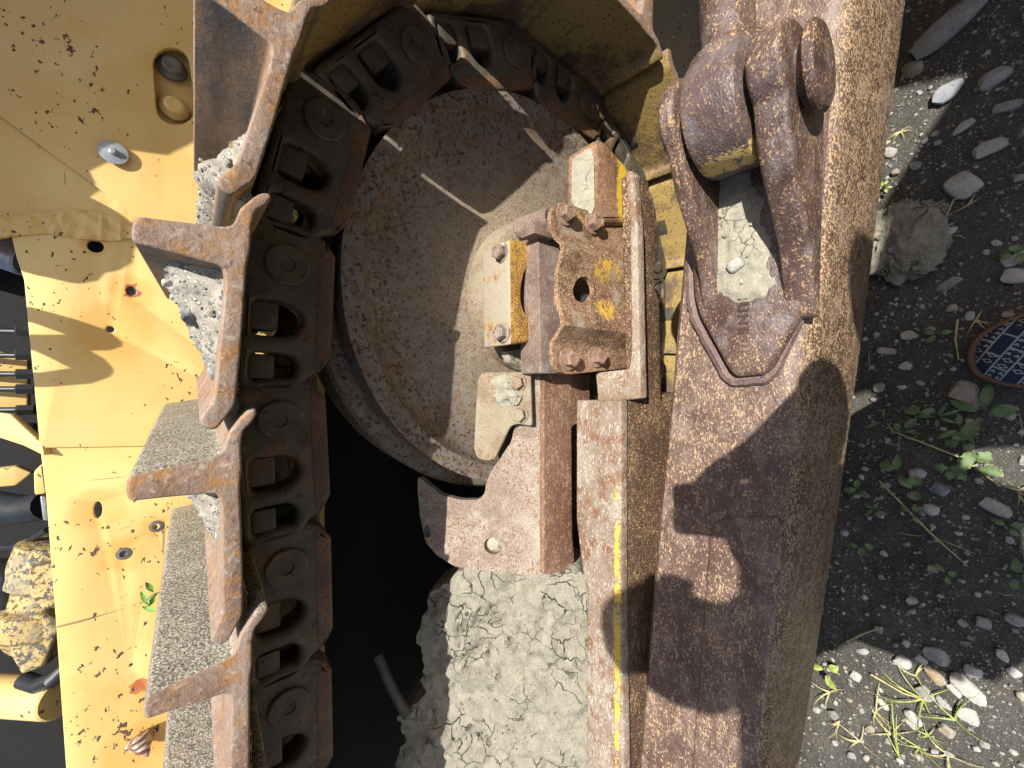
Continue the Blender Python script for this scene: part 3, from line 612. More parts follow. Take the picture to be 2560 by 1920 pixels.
# ---- push arm
AZ = .48
lpts = [H(1704, 660, AZ), H(1672, 1015, AZ), H(1640, 1298, AZ), H(1593, 1916, AZ)]
epts = [H(2121, 43, AZ), H(2103, 260, AZ), H(2060, 694, AZ), H(2008, 1034, AZ), H(1975, 1420, AZ), H(1897, 1916, AZ)]
bpts = [H(2266, 0, .25), H(2207, 477, .25), H(2177, 774, .25), H(2116, 1229, .25), H(2050, 1619, .25), H(1998, 1916, .25)]
def fit(ps):
    n = len(ps); mx = sum(p.x for p in ps) / n; my = sum(p.y for p in ps) / n
    k = sum((p.x - mx) * (p.y - my) for p in ps) / sum((p.x - mx) ** 2 for p in ps); return lambda x: my + k * (x - mx), k
yl, kl = fit(lpts); ye, ke = fit(epts); yb, kb = fit(bpts)
print('arm', [round(f(x), 3) for f in (yl, ye, yb) for x in (.5, 0, -.5)])
def quad_on(ps):                  # keep the slight bow of each edge
    return ps
def interp(ps, x):
    ps = sorted(ps, key=lambda p: p.x)
    f, k = fit(ps)
    if x <= ps[0].x: return ps[0].y + k * (x - ps[0].x)
    if x >= ps[-1].x: return ps[-1].y + k * (x - ps[-1].x)
    for p, q in zip(ps, ps[1:]):
        if p.x <= x <= q.x: t = (x - p.x) / (q.x - p.x); return p.y + (q.y - p.y) * t
bm = bmesh.new(); rings = []
X0, X1, NX = -1.6, .86, 90
for i in range(NX + 1):
    x = X0 + (X1 - X0) * i / NX; a, e, b = interp(lpts, x) * .5 + yl(x) * .5, interp(epts, x) * .4 + ye(x) * .6, interp(bpts, x) * .4 + yb(x) * .6
    sec = []; r = .030
    for k in range(6):               # rounded outer edge
        t = k / 5 * math.pi / 2; sec.append((e + r - r * math.sin(t), AZ - r + r * math.cos(t)))
    sec += [(e * .5 + b * .5 - .002, .36), (b, .27), (b + .008, .245), (b + .03, .235), (a - .02, .235), (a, .255), (a, AZ - .008), (a - .008, AZ)]
    n_ = 6; sec += [(a - .008 + (e + r - a + .008) * k / n_, AZ + .0015 * mn.noise(Vector((x * 9, k * .7, 0)))) for k in range(1, n_)]
    rings.append([bm.verts.new((x, y, z)) for y, z in sec])
for A, B in zip(rings, rings[1:]):
    for k in range(len(A)): bm.faces.new((A[k], A[(k + 1) % len(A)], B[(k + 1) % len(B)], B[k]))
bm.faces.new(rings[0]); bm.faces.new(rings[-1])
ARM = from_bm('push_arm', bm, 'arm', DOZ, 'long brown rusty push arm running beside the track', 40)
# long weld step on the rear half of the arm
st = flat(AZ + .004); plate('wear_strip', st, tr(st, [(1772, 1330), (1786, 1300), (1830, 1290), (1960, 1290), (1930, 1600), (1905, 1820), (1880, 2300), (1700, 2300), (1735, 1820), (1762, 1480)]), .012, .005, 'arm', ARM, (), None, .02)
# clevis casting
AX = Vector((ke * 1.0, 0, 0)); adir = Vector((1, (kl + ke) / 2, 0)).normalized(); across = Vector((-adir.y, adir.x, 0)) * -1     # towards the camera
print('arm dir', adir, across)
BZ = AZ + .026; cfz = flat(BZ)
base_px = [(1700, 480), (1726, 650), (1732, 745), (1745, 790), (1822, 930), (1838, 942), (1905, 936), (1925, 920), (2004, 775), (2024, 710), (2022, 600), (2034, 430), (2040, 300), (1800, 260)]
CLV = plate('clevis_base', cfz, tr(cfz, base_px), .034, .008, 'fork', ARM, (), 'cast clevis base welded to the arm', .012)
M['weld'] = rust('weld_rust', (.12, .07, .06), (.17, .12, .105), (.25, .17, .11), 160, .56, .66, (.4, .65), bump=.003)
wp = [H(*p, AZ + .004) for p in [(1728, 640), (1730, 745), (1742, 800), (1816, 935), (1836, 952), (1908, 946), (1932, 928), (2006, 770), (2016, 700), (2028, 600), (2042, 430), (2055, 250), (2040, 120), (1990, 60)]]
wpd = [];
for a, b in zip(wp, wp[1:]): wpd += [a.lerp(b, k / 8) + Vector((.0015 * mn.noise(Vector((k, a.x * 50, 0))), .0015 * mn.noise(Vector((k, a.x * 50, 5))), .001 * mn.noise(Vector((k * 2, a.x * 99, 9))))) for k in range(8)]
tube('weld_seam', wpd, .0085, 'weld', ARM, 8)
# two prongs, the pin and the rod eye between them
PINZ = .57
pl = Vector((.322, .266, PINZ)); pr = Vector((.318, .133, PINZ))
axv = (pr - pl).normalized(); Lp = (pr - pl).length
def prong(d0, d1, label, re, rise, front):
    o = pl + axv * d0; u = Vector((-axv.y, axv.x, 0)); fr = Fr(o, u if u.x > 0 else -u, (0, 0, 1))
    zb = BZ - .012 - PINZ
    pts = [(re * math.cos(t) * front, re * math.sin(t)) for t in [R_(a) for a in range(-60, 141, 10)]]
    pts += [(-.085, .018 + rise), (-.125, -.014 + rise * .5), (-.165, zb + .032), (-.205, zb + .018), (-.225, zb + .010), (-.238, zb + .004), (-.242, zb - .01), (.03, zb)]
    me = curve_mesh(rnd_poly(pts, .016, 3), d1 - d0, .0055, [], 4); m = fr.mat(0); m.translation = o + axv * (d1 - d0) * .5
    me.transform(m); return mesh_obj('clevis_prong', me, 'fork', ARM, label, 40)
prong(.002, .022, 'far prong of the clevis', .062, .0, .85)
NP = prong(Lp - .034, Lp - .002, 'near prong of the clevis', .066, .008, .72)
lathe('clevis_pin', [(.030, -Lp - .012), (.030, .003), (.037, .004), (.0425, .008), (.0425, .012), (.038, .016), (.02, .0185), (.004, .019)], pr, axv, 'fork', ARM, 40, 'round mushroom head of the clevis pin')
for k, u_ in enumerate((-.150, -.165)):
    q = pr + Vector((u_, .018, -.052 - .012 * k)); q.z = BZ + .036 - .012 * k
bo_ = Vector((-.002, 0, -.004))
ea, eb = pl + axv * .027 + bo_, pl + axv * (Lp - .041) + bo_
Le = (eb - ea).length
ROD = lathe('rod_eye', [(.058, 0), (.065, .004), (.067, .010), (.0665, Le * .5), (.067, Le - .010), (.065, Le - .004), (.058, Le)], ea, axv, rust('eye_rust', (.08, .05, .046), (.13, .095, .09), (.34, .21, .10), 190, .60, .67, (.3, .55), (.7, 1, 1), pale=(.18, .16, .16), yel=(ea.lerp(eb, .55) + Vector((-.055, 0, .012)), (17, 11, 26), (.62, .44, .15), .70)), DOZ, 48, 'thick brown rod eye held between the clevis prongs')
em = (ea + eb) / 2; fwd = Vector((1, .05, .0)).normalized()
bm = bmesh.new(); add_lathe(bm, [(.050, .02), (.050, .050), (.047, .060), (.038, .068), (.029, .070)], em, fwd, 40); from_bm('rod_neck', bm, 'fork', ROD)
lathe('cylinder_rod', [(.029, .06), (.029, .5)], em, fwd, 'fork', ROD, 40)
# stamped letters
def text(body, loc, size, rotz, mat, parent, depth=.0012):
    cu = bpy.data.curves.new('t', 'FONT'); cu.body = body; cu.size = size; cu.extrude = depth; cu.align_x = 'LEFT'; cu.space_character = 1.35; cu.offset = .0006
    o = bpy.data.objects.new('t', cu); COL.objects.link(o); dg = bpy.context.evaluated_depsgraph_get(); me = bpy.data.meshes.new_from_object(o.evaluated_get(dg)); bpy.data.objects.remove(o); bpy.data.curves.remove(cu)
    me.transform(Matrix.Translation(loc) @ Matrix.Rotation(rotz, 4, 'Z')); return mesh_obj('stamped_letters', me, mat, parent)
q = H(1846, 688, BZ + .0004); text('B MUNE', q, .017, R_(180), plain('stamp_dark', (.05, .028, .022), .7), CLV)
# ---- blade out of view, its near end swept back to shade the soil
BLADE = plate('blade', flat(1.35), [(1.22, 2.2), (1.22, .3), (.85, -.9), (.93, -.93), (1.30, .3), (1.30, 2.2)], 1.3, .008, 'dullyellow', DOZ, (), 'unseen yellow blade ahead of the track, swept back for shade', 0)
# ================================================================== GROUND
def gaxis(lo, hi, st, far):
    a = []; x = lo
    while x <= hi + 1e-9: a.append(x); x += st
    o = hi; k = st
    r = []
    while o < far: k *= 1.5; o += k; r.append(o)
    o = lo; k = st; l = []
    while o > -far: k *= 1.5; o -= k; l.append(o)
    return l[::-1] + a + r
gx, gy = gaxis(-.85, 1.15, .011, 90), gaxis(-.25, .75, .011, 90)
def gz(x, y):
    f = max(0, 1 - max(abs(x) - 1.2, 0) * .5) * max(0, 1 - max(abs(y) - 1, 0) * .5)
    z = .010 * fb((x, y, 0), 5, 5) + .004 * mn.noise(Vector((x * 45, y * 45, 2)))
    m = min(1, max(0, (y - .40) / .15))
    return f * (z + m * (.02 + .02 * mn.noise(Vector((x * 9, y * 9, 4)))))
verts = [(x, y, gz(x, y)) for x in gx for y in gy]; ny = len(gy)
faces = [(i * ny + j, (i + 1) * ny + j, (i + 1) * ny + j + 1, i * ny + j + 1) for i in range(len(gx) - 1) for j in range(ny - 1)]
gm = bpy.data.meshes.new('ground'); gm.from_pydata(verts, [], faces); GR = mesh_obj('ground', gm, 'soil', None, None, 180); tag(GR, None, None, None, 'structure')

# ================================================================== MUD AND GRAVEL ON THE MACHINE
MP1, MP2 = V(1150, 1550, .665), V(1488, 1550, .472); MF = slope(MP2, MP1)
mpx = [(1170, 1400), (1140, 1436), (1110, 1462), (1085, 1475), (1058, 1540), (1045, 1590), (1060, 1640), (1055, 1700), (1062, 1740), (1015, 1765), (1000, 1800), (1008, 1850), (990, 1900), (970, 2000), (960, 2300), (1470, 2300), (1486, 1850), (1482, 1750), (1496, 1640), (1492, 1520), (1474, 1450), (1452, 1425), (1400, 1400)]
def mudd(a, b):
    z = .018 * fb((a, b, 0), 6, 4) + .011 * fb((a, b, 5), 17, 6) + .0022 * mn.noise(Vector((a * 110, b * 110, 1)))
    c = mn.noise(Vector((a * 13 + .9 * mn.noise(Vector((a * 30, b * 30, 0))), b * 13 + .9 * mn.noise(Vector((a * 30, b * 30, 7))), 3)))
    g = max(0, min(1, 3 * mn.noise(Vector((a * 6, b * 6, 9))) + .4)); return z - .016 * g * max(0, 1 - abs(c) * 18)
mpt = [(a + .007 * mn.noise(Vector((a * 60, b * 60, 1))), b + .012 * mn.noise(Vector((a * 60, b * 60, 6))) * (1 if k_ > .12 else .25)) for (a, b) in resamp(tr(MF, mpx), .008) for k_ in [b]]
MUD = sheet('dried_mud', MF, mpt, .0055, mudd, lambda a, b: .10, 'mud', None, (), None, 60)
tag(MUD, 'cracked slab of dried grey mud caked on the track frame', 'mud', None, 'stuff')
FM = flat(BZ + .001); fmx = [(1720, 470), (1745, 690), (1775, 745), (1850, 775), (1920, 760), (1950, 700), (1915, 470), (1880, 400), (1720, 400)]
FMP = tr(FM, fmx)
def edge_d(a, b, poly):
    m = 9
    for k in range(len(poly)):
        p_, q_ = Vector(poly[k - 1]), Vector(poly[k]); e_ = q_ - p_; t = max(0, min(1, (Vector((a, b)) - p_).dot(e_) / e_.length_squared)); m = min(m, (p_ + e_ * t - Vector((a, b))).length)
    return m
FMUD = sheet('dried_mud', FM, tr(FM, fmx), .004, lambda a, b: .003 + .003 * fb((a, b, 0), 18, 5) + .0022 * mn.noise(Vector((a * 120, b * 120, 0))) - .007 * max(0, 1 - edge_d(a, b, FMP) / .018), .012, 'mudfine', None, (), None, 60)
tag(FMUD, 'pale dried mud filling the clevis between its prongs', 'mud', None, 'stuff')
c3 = [P3.hit(*p) for p in [(1225, 945), (1268, 934), (1300, 945), (1310, 985), (1300, 1005), (1296, 1012), (1250, 1018), (1235, 990)]]
CLOD = sheet('mud_clod', Fr(P3.P(0, 0, .001), P3.u, P3.v), c3, .004, clod, .004, 'mudfine', None, (), None, 60)
tag(CLOD, 'crusty mud clod stuck on the scraper plate between its bolts', 'mud clod')
nm = [nt_.hit(*p) for p in [(1432, 402), (1452, 385), (1478, 372), (1486, 400), (1488, 520), (1478, 545), (1430, 545)]]
NMUD = sheet('mud_clod', nt_, nm, .004, lambda a, b: .004 + .003 * fb((a, b, 0), 30, 5), .006, 'mudfine', None, (), None, 60)
tag(NMUD, 'greenish grey mud patch on the blunt nose of the track frame', 'mud clod')
HM = Fr((CX, .566, CZ), (1, 0, 0), (0, 0, 1)); hmx = tr(HM, [(1345, 800), (1345, 925), (1310, 930), (1270, 905), (1262, 880), (1330, 860), (1338, 830)])
HMUD = sheet('dried_mud', HM, hmx, .005, lambda a, b: .008 + .006 * fb((a, b, 0), 24, 5), .02, 'mudfine', None, (), None, 60); tag(HMUD, 'cracked mud packed under the bearing cap', 'mud', None, 'stuff')
def m_gravel():
    s = NT('track_gravel'); n1 = s.noise(60, 6, .7); vd = s.vor(210); vc = s.vor(210, None, 'F1', 'Color'); r = s.sep(vc)
    col = s.mix(s.ramp(n1, .35, .65), (.20, .185, .15), (.36, .335, .28))
    st = s.ma('MULTIPLY', s.ramp(vd, .45, .36), s.ramp(r[0], .45, .5))
    col = s.mix(st, col, s.mix(r[1], (.10, .11, .12), (.50, .48, .43)))
    return s.done(col, .95, s.ma('ADD', s.ma('MULTIPLY', n1, .8), s.ma('MULTIPLY', st, .7)), .0045, 1, 0, .2)
M['gravel'] = m_gravel()
bm = bmesh.new()
SPOTS = []
for j in (-4, -3, -2, -1, 0, 1):
    Wm = WM(SHOES[j]); na, nb_ = 48, 130; grid = []
    for ia in range(na + 1):
        row = []
        for ib in range(nb_ + 1):
            u, v = ia / na, ib / nb_; f = (-.034 - .148 * u) if j != 1 else (-.05 - .140 * u); y = .476 + .50 * v
            if j == 1: hgt = .048 * max(0, u / .8) ** 1.5 if u < .8 else .048 * (1 - ((u - .8) / .2) ** 2 * 1.15)
            elif j == 0: hgt = .060 * (1 - u) ** 1.1 + .004
            elif j == -1: hgt = .050 * (1 - u * 1.15) ** 1 if u < .85 else .0
            else: hgt = .030 * (1 - u * 1.3) if u < .75 else -.002
            edge = min(1, v / .07) if j != 1 else min(1, v / .04); edge *= min(1, (1 - v) / .1)
            z = .0545 + max(-.004, hgt * (.25 + .75 * edge) + (.006 * fb((f, y, j * 3.3), 30, 5) + .0035 * mn.noise(Vector((f * 190, y * 190, j)))) * (.3 + min(1, hgt * 40)))
            row.append(bm.verts.new(Wm @ Vector((f, y, z)))); 
            if hgt > .01 and v < .8: SPOTS.append((Wm @ Vector((f, y, z)), j))
        grid.append(row)
    for A, B in zip(grid, grid[1:]):
        for k in range(nb_): bm.faces.new((A[k], A[k + 1], B[k + 1], B[k]))
GRV = from_bm('gravel', bm, 'gravel', None, None, 180); tag(GRV, 'pale sandy gravel lying on the track shoes between the grousers', 'gravel', None, 'stuff')

# ================================================================== STONES
def stone_me(seed, jag):
    bm = bmesh.new(); bmesh.ops.create_icosphere(bm, subdivisions=3 if jag > .3 else 2, radius=1); o = Vector((seed * 7.1, seed * 3.3, 0))
    for v in bm.verts:
        c = v.co.normalized(); c2 = Vector([math.copysign(abs(t) ** .62, t) for t in c]) * .88; v.co = c2 * (1 + jag * .7 * mn.noise(c * 1.3 + o) + jag * .3 * mn.noise(c * 3.1 + o))
        for k in range(3):
            nn = Vector((math.sin(seed * 3 + k * 2.1), math.cos(seed * 5 + k * 1.7), math.sin(seed + k * 2.9))).normalized(); d = v.co.dot(nn)
            if d > .72: v.co -= nn * (d - .72) * .8
    return bm_me('stone', bm)
STM = [stone_me(i, .28 if i % 2 else .42) for i in range(10)]
for m_ in STM: smooth(m_, 40); m_.materials.append(M['stone'])
nst = 0
def stone_col(lb):
    k = random.uniform(.8, 1.15)
    for ws, c in ((('orange', 'ochre', 'rust brown'), (.33, .23, .12)), (('brownish', 'olive', 'tan '), (.26, .21, .15)), (('blue', 'slate'), (.17, .19, .22)), (('dark grey',), (.10, .105, .115)), (('white', 'cream', 'pale', 'light'), (.42, .40, .36)), (('grey',), (.25, .25, .245))):
        if any(w_ in lb for w_ in ws) and 'small pale pebble' not in lb: return (c[0] * k, c[1] * k, c[2] * k, 1)
    g = random.choice((.18, .24, .30, .36, .42)); t = random.choice((0, 0, .01, .03, .06)); return (g + t * .6, g, g * .93 - t * .7, 1)
def stone(p, L, Wd, ang, label, group=None, hz=.45, name='stone', sink=.3):
    global nst; nst += 1
    o = bpy.data.objects.new(name, STM[nst % 10]); h = min(L, Wd) * hz
    o.scale = (Wd / 2, L / 2, h / 2 + .0015); o.rotation_euler = (random.uniform(-.15, .15), random.uniform(-.15, .15), ang); o.location = (p[0], p[1], p[2] + h * (.5 - sink)); COL.objects.link(o); o.color = stone_col(label)
    return tag(o, label, 'stone', group)
def gp(px, py): q = H(px, py, .0); return Vector((q.x, q.y, gz(q.x, q.y)))
SM = CAM_Z / FPX
named = [((2364, 74), 150, 62, -.55, 'long grey stone at the top edge of the ground, largest smooth one in the shade'),
 ((2279, 174), 46, 34, .5, 'brownish stone close to the arm just below the long grey stone'), ((2488, 200), 62, 40, -.3, 'angular grey stone in the deep shade at the right edge near the top'),
 ((2370, 232), 58, 40, -.7, 'bluish slate coloured stone in the shade left of three small ones'), ((2516, 268), 52, 16, .2, 'thin upright sliver of grey stone near the right edge'),
 ((2407, 321), 40, 20, -.5, 'pale oval stone lying alone above the oblong one'), ((2472, 373), 64, 34, -.3, 'oblong light stone in the middle of the dark ground'),
 ((2407, 464), 68, 50, .9, 'flat pale stone with a ragged outline in the shade'), ((2366, 582), 44, 14, -.4, 'thin pale sliver of stone beside the big sunlit clod'),
 ((2533, 647), 44, 26, -.4, 'pale stone at the right edge above the shoe'), ((2535, 691), 40, 36, .3, 'squarish pale stone at the right edge nearest above the shoe'),
 ((2370, 711), 48, 16, -.6, 'slim grey stone pointing at the shoe'), ((2380, 770), 24, 20, 0, 'small square whitish stone left of the shoe toe'), ((2275, 839), 32, 22, .1, 'white stone midway between the arm and the shoe'),
 ((2216, 878), 44, 18, .2, 'flat white stone near the arm level with the shoe'), ((2264, 915), 26, 22, 0, 'round cream stone with a dark dot between arm and shoe'),
 ((2409, 978), 56, 50, .4, 'large tan and white stone wedged under the shoe toe'), ((2428, 1000), 44, 30, .8, 'blue grey stone touching the tan stone under the shoe'),
 ((2294, 1182), 38, 26, -.1, 'white stone among the weeds below the shoe'), ((2351, 1221), 36, 28, .5, 'blue grey angular stone below the lobed weed'), ((2490, 1268), 56, 30, .5, 'long white stone below the sunlit patch at the right edge'),
 ((2329, 1272), 32, 26, .3, 'pale grey stone above the long white one'), ((2258, 1654), 38, 34, .3, 'knobbly white stone at the edge of the body shadow'), ((2342, 1638), 46, 38, .6, 'biggest sunlit grey stone beside the body shadow'),
 ((2302, 1648), 26, 20, .4, 'small white stone between two knobbly ones in the sun'), ((2337, 1686), 42, 26, .7, 'orange brown stone in the sunlit ground'), ((2139, 1689), 28, 24, .3, 'white stone nearest the arm in the sunlit ground'),
 ((2433, 1677), 32, 28, 0, 'round cream stone beside the lower right shadow'), ((2421, 1721), 80, 26, .75, 'longest white stone lying slantwise in the sun'), ((2315, 1732), 40, 24, .8, 'striped grey stone in the middle of the sunlit ground'),
 ((2386, 1724), 34, 16, .8, 'narrow cream stone beside the longest white stone'), ((2356, 1753), 28, 18, .7, 'small white stone below the striped one'), ((2207, 1762), 34, 16, .7, 'white upright sliver left of the grass in the sun'),
 ((2422, 1786), 40, 34, .6, 'speckled white stone at the lower right shadow edge'), ((2283, 1792), 40, 26, .7, 'white and grey stone beside the sunlit grass'), ((2277, 1808), 26, 14, .4, 'small white stone under the white and grey one'),
 ((2367, 1822), 34, 26, .5, 'pale tan stone low in the sunlit ground'), ((2462, 1856), 18, 16, 0, 'small round grey stone in the lower right shadow'), ((2538, 1545), 34, 26, .4, 'grey stone at the right edge in the body shadow')]
STP = []
for c, L, Wd, a, lb in named:
    q = gp(*c); STP.append((q, L * SM / 2)); stone(q, L * SM * .74, max(Wd, L * .42) * SM * .80, -a + math.pi / 2 * 0, lb, None, .5)
q = gp(2262, 600); bm = bmesh.new(); bmesh.ops.create_icosphere(bm, subdivisions=5, radius=1)
for v in bm.verts:
    c = v.co.normalized(); k = 1 + .22 * fb(c * 1.0, 1.6, 4) + .10 * fb(c, 6, 4); v.co = Vector((c.x * .075, c.y * .058, c.z * .045)) * k
CL = from_bm('clod', bm, 'mud', None, None, 60); CL.location = (q.x, q.y, q.z + .012); tag(CL, 'big crumbly clod of pale earth half in the sun beside the arm', 'earth clod'); STP.append((q, .09))
n = 0; tries = 0
while n < 165 and tries < 4000:
    tries += 1; px, py = random.uniform(2010, 2570), random.uniform(-10, 1930)
    lim = 2275 - py * .14
    if px < lim - 15: continue
    q = gp(px, py); r = abs(random.gauss(0, 1)); L = (6 + 6.5 * r + (10 if random.random() < .05 else 0)) * SM
    if any((q - s).length < rr + L * .6 for s, rr in STP): continue
    if px > 2410 and 810 < py < 1010: continue
    STP.append((q, L * .5)); n += 1
    stone(q, L, L * random.uniform(.58, .95), random.uniform(0, 3.14), 'small pale pebble scattered on the dark soil', 'pebbles scattered on the soil beside the arm', .55)
random.shuffle(SPOTS); SPOTS = [s for s in SPOTS if s[1] in (-3, -2, -1, 0, 1)]; k = 0
for p, j in SPOTS[:75]:
    L = .004 + .0055 * abs(random.gauss(0, 1)); stone(p, L, L * .7, random.uniform(0, 3), 'stone chip lying in the gravel on the track shoes', 'stone chips on the track shoes', .7, 'stone', .2)
for px, py, L, y in ((500, 782, .030, .51), (504, 905, .030, .50), (508, 945, .026, .50), (428, 735, .014, .55), (590, 360, .030, .52)):
    fl, yl_, zl = {782: (-.085, .52, .092), 905: (-.140, .50, .070), 945: (-.165, .495, .066), 735: (-.05, .56, .116), 360: (-.13, .50, .075)}[py]; p = WM(SHOES[1 if py == 360 else 0]) @ Vector((fl, yl_, zl)); stone(p, L, L * .6, .2, {782: 'dark grey stone standing in the gravel behind the upper grouser', 905: 'blue grey block of stone low on the gravelled shoe', 945: 'olive oval stone at the lower end of the gravelled shoe', 735: 'small white stone on the rim of the gravel heap', 360: 'rust brown stone held in the gravel of the top shoe'}[py], None, .8)
q = H(1840, 665, BZ + .004); stone(q, .024, .018, .4, 'white triangular stone lying on the mud inside the clevis', None, .7)
for px, py in ((1835, 600), (1880, 560), (1812, 590), (1870, 640), (1855, 705)):
    stone(H(px, py, BZ + .004), .007, .005, px, 'tiny stone on the clevis mud', 'tiny stones on the clevis mud', .7)

def grit(name, pts, label):
    bm = bmesh.new()
    for p, L in pts:
        m4 = Matrix.Translation(p) @ Matrix.Rotation(random.uniform(0, 6.3), 4, 'Z') @ Matrix.Diagonal((L * random.uniform(.4, .6), L * random.uniform(.3, .5), L * random.uniform(.22, .4), 1))
        g_ = bmesh.ops.create_icosphere(bm, subdivisions=1, radius=1, matrix=m4)
        for v in g_['verts']: v.co += Vector((random.uniform(-1, 1), random.uniform(-1, 1), random.uniform(-1, 1))) * L * .09
    o = from_bm(name, bm, M['grit'], None, None, 25); tag(o, label, 'grit', None, 'stuff'); return o
def m_grit():
    s = NT('grit_stones'); rnd = s.n('ShaderNodeNewGeometry').outputs['Random Per Island']
    col = s.mix(rnd, (.10, .098, .09), (.40, .375, .32)); col = s.mix(s.ramp(s.ma('FRACT', s.ma('MULTIPLY', rnd, 13.7)), .9, .93), col, (.30, .20, .10))
    return s.done(s.mix(s.ramp(s.noise(300, 3), .5, .65, 0, .5), col, (.2, .19, .17)), .9, s.noise(400, 3), .001, 1, 0, .2)
M['grit'] = m_grit()
GP = []
while len(GP) < 2200:
    px, py = random.uniform(1990, 2570), random.uniform(-20, 1940)
    if mn.noise(Vector((px / 140, py / 140, 0))) + random.random() < .35: continue
    if px > 2410 and 810 < py < 1010: continue
    q = gp(px, py); GP.append((q + Vector((0, 0, .0006)), .0022 + .0028 * abs(random.gauss(0, 1))))
for k in range(500):
    x, y = random.uniform(-.1, 1.15), random.uniform(.45, .75); GP.append((Vector((x, y, gz(x, y))), .003 + .006 * abs(random.gauss(0, 1))))
grit('soil_grit', GP, 'fine grit and gravel strewn over the dark soil')
grit('track_grit', [(p + Vector((0, 0, .0005)), .002 + .0028 * abs(random.gauss(0, 1))) for p, j in random.sample(SPOTS, min(1300, len(SPOTS)))], 'fine pale grit on top of the gravel on the track shoes')
MPT = tr(MF, mpx)
grit('mud_grit', [(MF.P(a_, b_, mudd(a_, b_)), .0015 + .002 * abs(random.gauss(0, 1))) for a_, b_ in ((random.uniform(-.7, .0), random.uniform(.0, .26)) for _ in range(900)) if inside((a_, b_), MPT)], 'small stones set in the dried mud slab on the track frame')
# ================================================================== WEEDS, GRASS, STRAW
def add_leaf(bm, p, d, L, Wd, lob=0, droop=.35):
    d = Vector((d[0], d[1], 0)).normalized(); sd = Vector((-d.y, d.x, 0)); N = 12 if lob else 7; prev = None
    for i in range(N + 1):
        t = i / N; wd = Wd * math.sin(math.pi * min(1, t * .94 + .03)) ** .8
        if lob: wd *= .55 + .45 * abs(math.cos(t * math.pi * lob))
        c = Vector(p) + d * L * t + Vector((0, 0, L * (.45 * t - droop * 1.6 * t * t)))
        row = [bm.verts.new(c - sd * wd + Vector((0, 0, wd * .25))), bm.verts.new(c), bm.verts.new(c + sd * wd + Vector((0, 0, wd * .25)))]
        if prev:
            for a in range(2): bm.faces.new((prev[a], prev[a + 1], row[a + 1], row[a]))
        prev = row
def weed(px, py, n, L, Wd, lob, label, mat='leaf', a0=None, z=0):
    L *= .78; Wd *= .85; n = max(3, n - 1)
    q = gp(px, py) + Vector((0, 0, z)); bm = bmesh.new(); a0 = random.uniform(0, 6) if a0 is None else a0
    for k in range(n):
        a = a0 + k * 2.4 + random.uniform(-.3, .3); l = L * random.uniform(.6, 1.1); st = .012 + L * .35 * (k % 3)
        d = Vector((math.cos(a), math.sin(a), 0)); add_leaf(bm, q + d * L * .18 + Vector((0, 0, st)), d, l, Wd * random.uniform(.7, 1.1), lob)
    o = from_bm('weed', bm, mat, None, None, 180, False); tag(o, label, 'weed', None)
    tube('stem', [q - Vector((0, 0, .004)), q + Vector((.002, .001, .012)), q + Vector((.004, -.002, .012 + L * .7))], [.0016, .0014, .0008], 'leaf', o, 6); return o
weed(2346, 838, 4, .022, .006, 0, 'little weed with four round leaves left of the shoe toe')
weed(2300, 1040, 5, .034, .009, 0, 'broad leaved weed nearest below the tan stone', a0=.3)
weed(2348, 1040, 7, .034, .004, 3, 'feathery yellowish weed beside the broad leaved one')
weed(2458, 1035, 5, .060, .011, 0, 'tallest weed with long pointed leaves below the shoe', a0=0)
weed(2400, 1068, 5, .034, .006, 0, 'low weed touching the tallest one')
weed(2405, 1105, 4, .028, .010, 3, 'small lobed weed above the fallen leaf')
weed(2385, 1165, 5, .036, .013, 3, 'lobed weed with three big crinkled leaves'); weed(2440, 1160, 5, .038, .014, 3, 'brightest lobed weed near the sunlit patch')
weed(2250, 1175, 3, .045, .010, 0, 'oval leaved weed beside the lower arm', a0=1.2); weed(2290, 1215, 4, .036, .012, 0, 'weed with heart shaped leaves below the oval leaved one')
weed(2255, 1080, 6, .022, .004, 2, 'wispy little weed close to the arm edge'); weed(2215, 1050, 4, .034, .003, 0, 'thin grassy weed growing at the arm edge')
weed(2150, 1220, 4, .03, .009, 0, 'dark weed with two round leaves against the arm'); weed(2190, 1270, 6, .020, .005, 2, 'feathery dark weed low by the arm')
weed(2160, 1360, 4, .026, .007, 0, 'small upright weed in the body shadow'); weed(2535, 640, 3, .02, .009, 0, 'pair of round green leaves at the right edge'); weed(2215, 475, 6, .018, .003, 0, 'tiny bright weed in the sun strip by the arm', 'grass')
weed(2070, 1668, 3, .032, .010, 0, 'green leaf peeping out under the arm at the shadow edge', 'grass'); weed(2370, 1430, 4, .024, .006, 0, 'seedling in the middle of the body shadow'); weed(2545, 1430, 4, .03, .008, 0, 'weed at the right edge in the body shadow')
weed(2285, 1275, 5, .022, .006, 2, 'small fern like weed beside the pale grey stone'); weed(2520, 1310, 4, .022, .007, 0, 'weed just below the sunlit patch at the right edge')
def tuft(px, py, n, L, label, mat='grass', spread=1.0, ang=None):
    q = gp(px, py); bm = bmesh.new()
    for k in range(n):
        a = random.uniform(0, 6.3) if ang is None else ang + random.uniform(-.5, .5); l = L * random.uniform(.5, 1.1); d = Vector((math.cos(a), math.sin(a), 0)); c = random.uniform(-.5, .5); sd = Vector((-d.y, d.x, 0)); prev = None
        for i in range(7):
            t = i / 6; p = q + d * l * t * spread + sd * c * l * t * t + Vector((0, 0, .002 + l * (.5 * t - .48 * t * t))); wd = .0014 * (1 - t * .85)
            row = [bm.verts.new(p - sd * wd), bm.verts.new(p + sd * wd + Vector((0, 0, .0006)))]
            if prev: bm.faces.new((prev[0], prev[1], row[1], row[0]))
            prev = row
    o = from_bm('grass_tuft', bm, mat, None, None, 180, False); return tag(o, label, 'grass tuft')
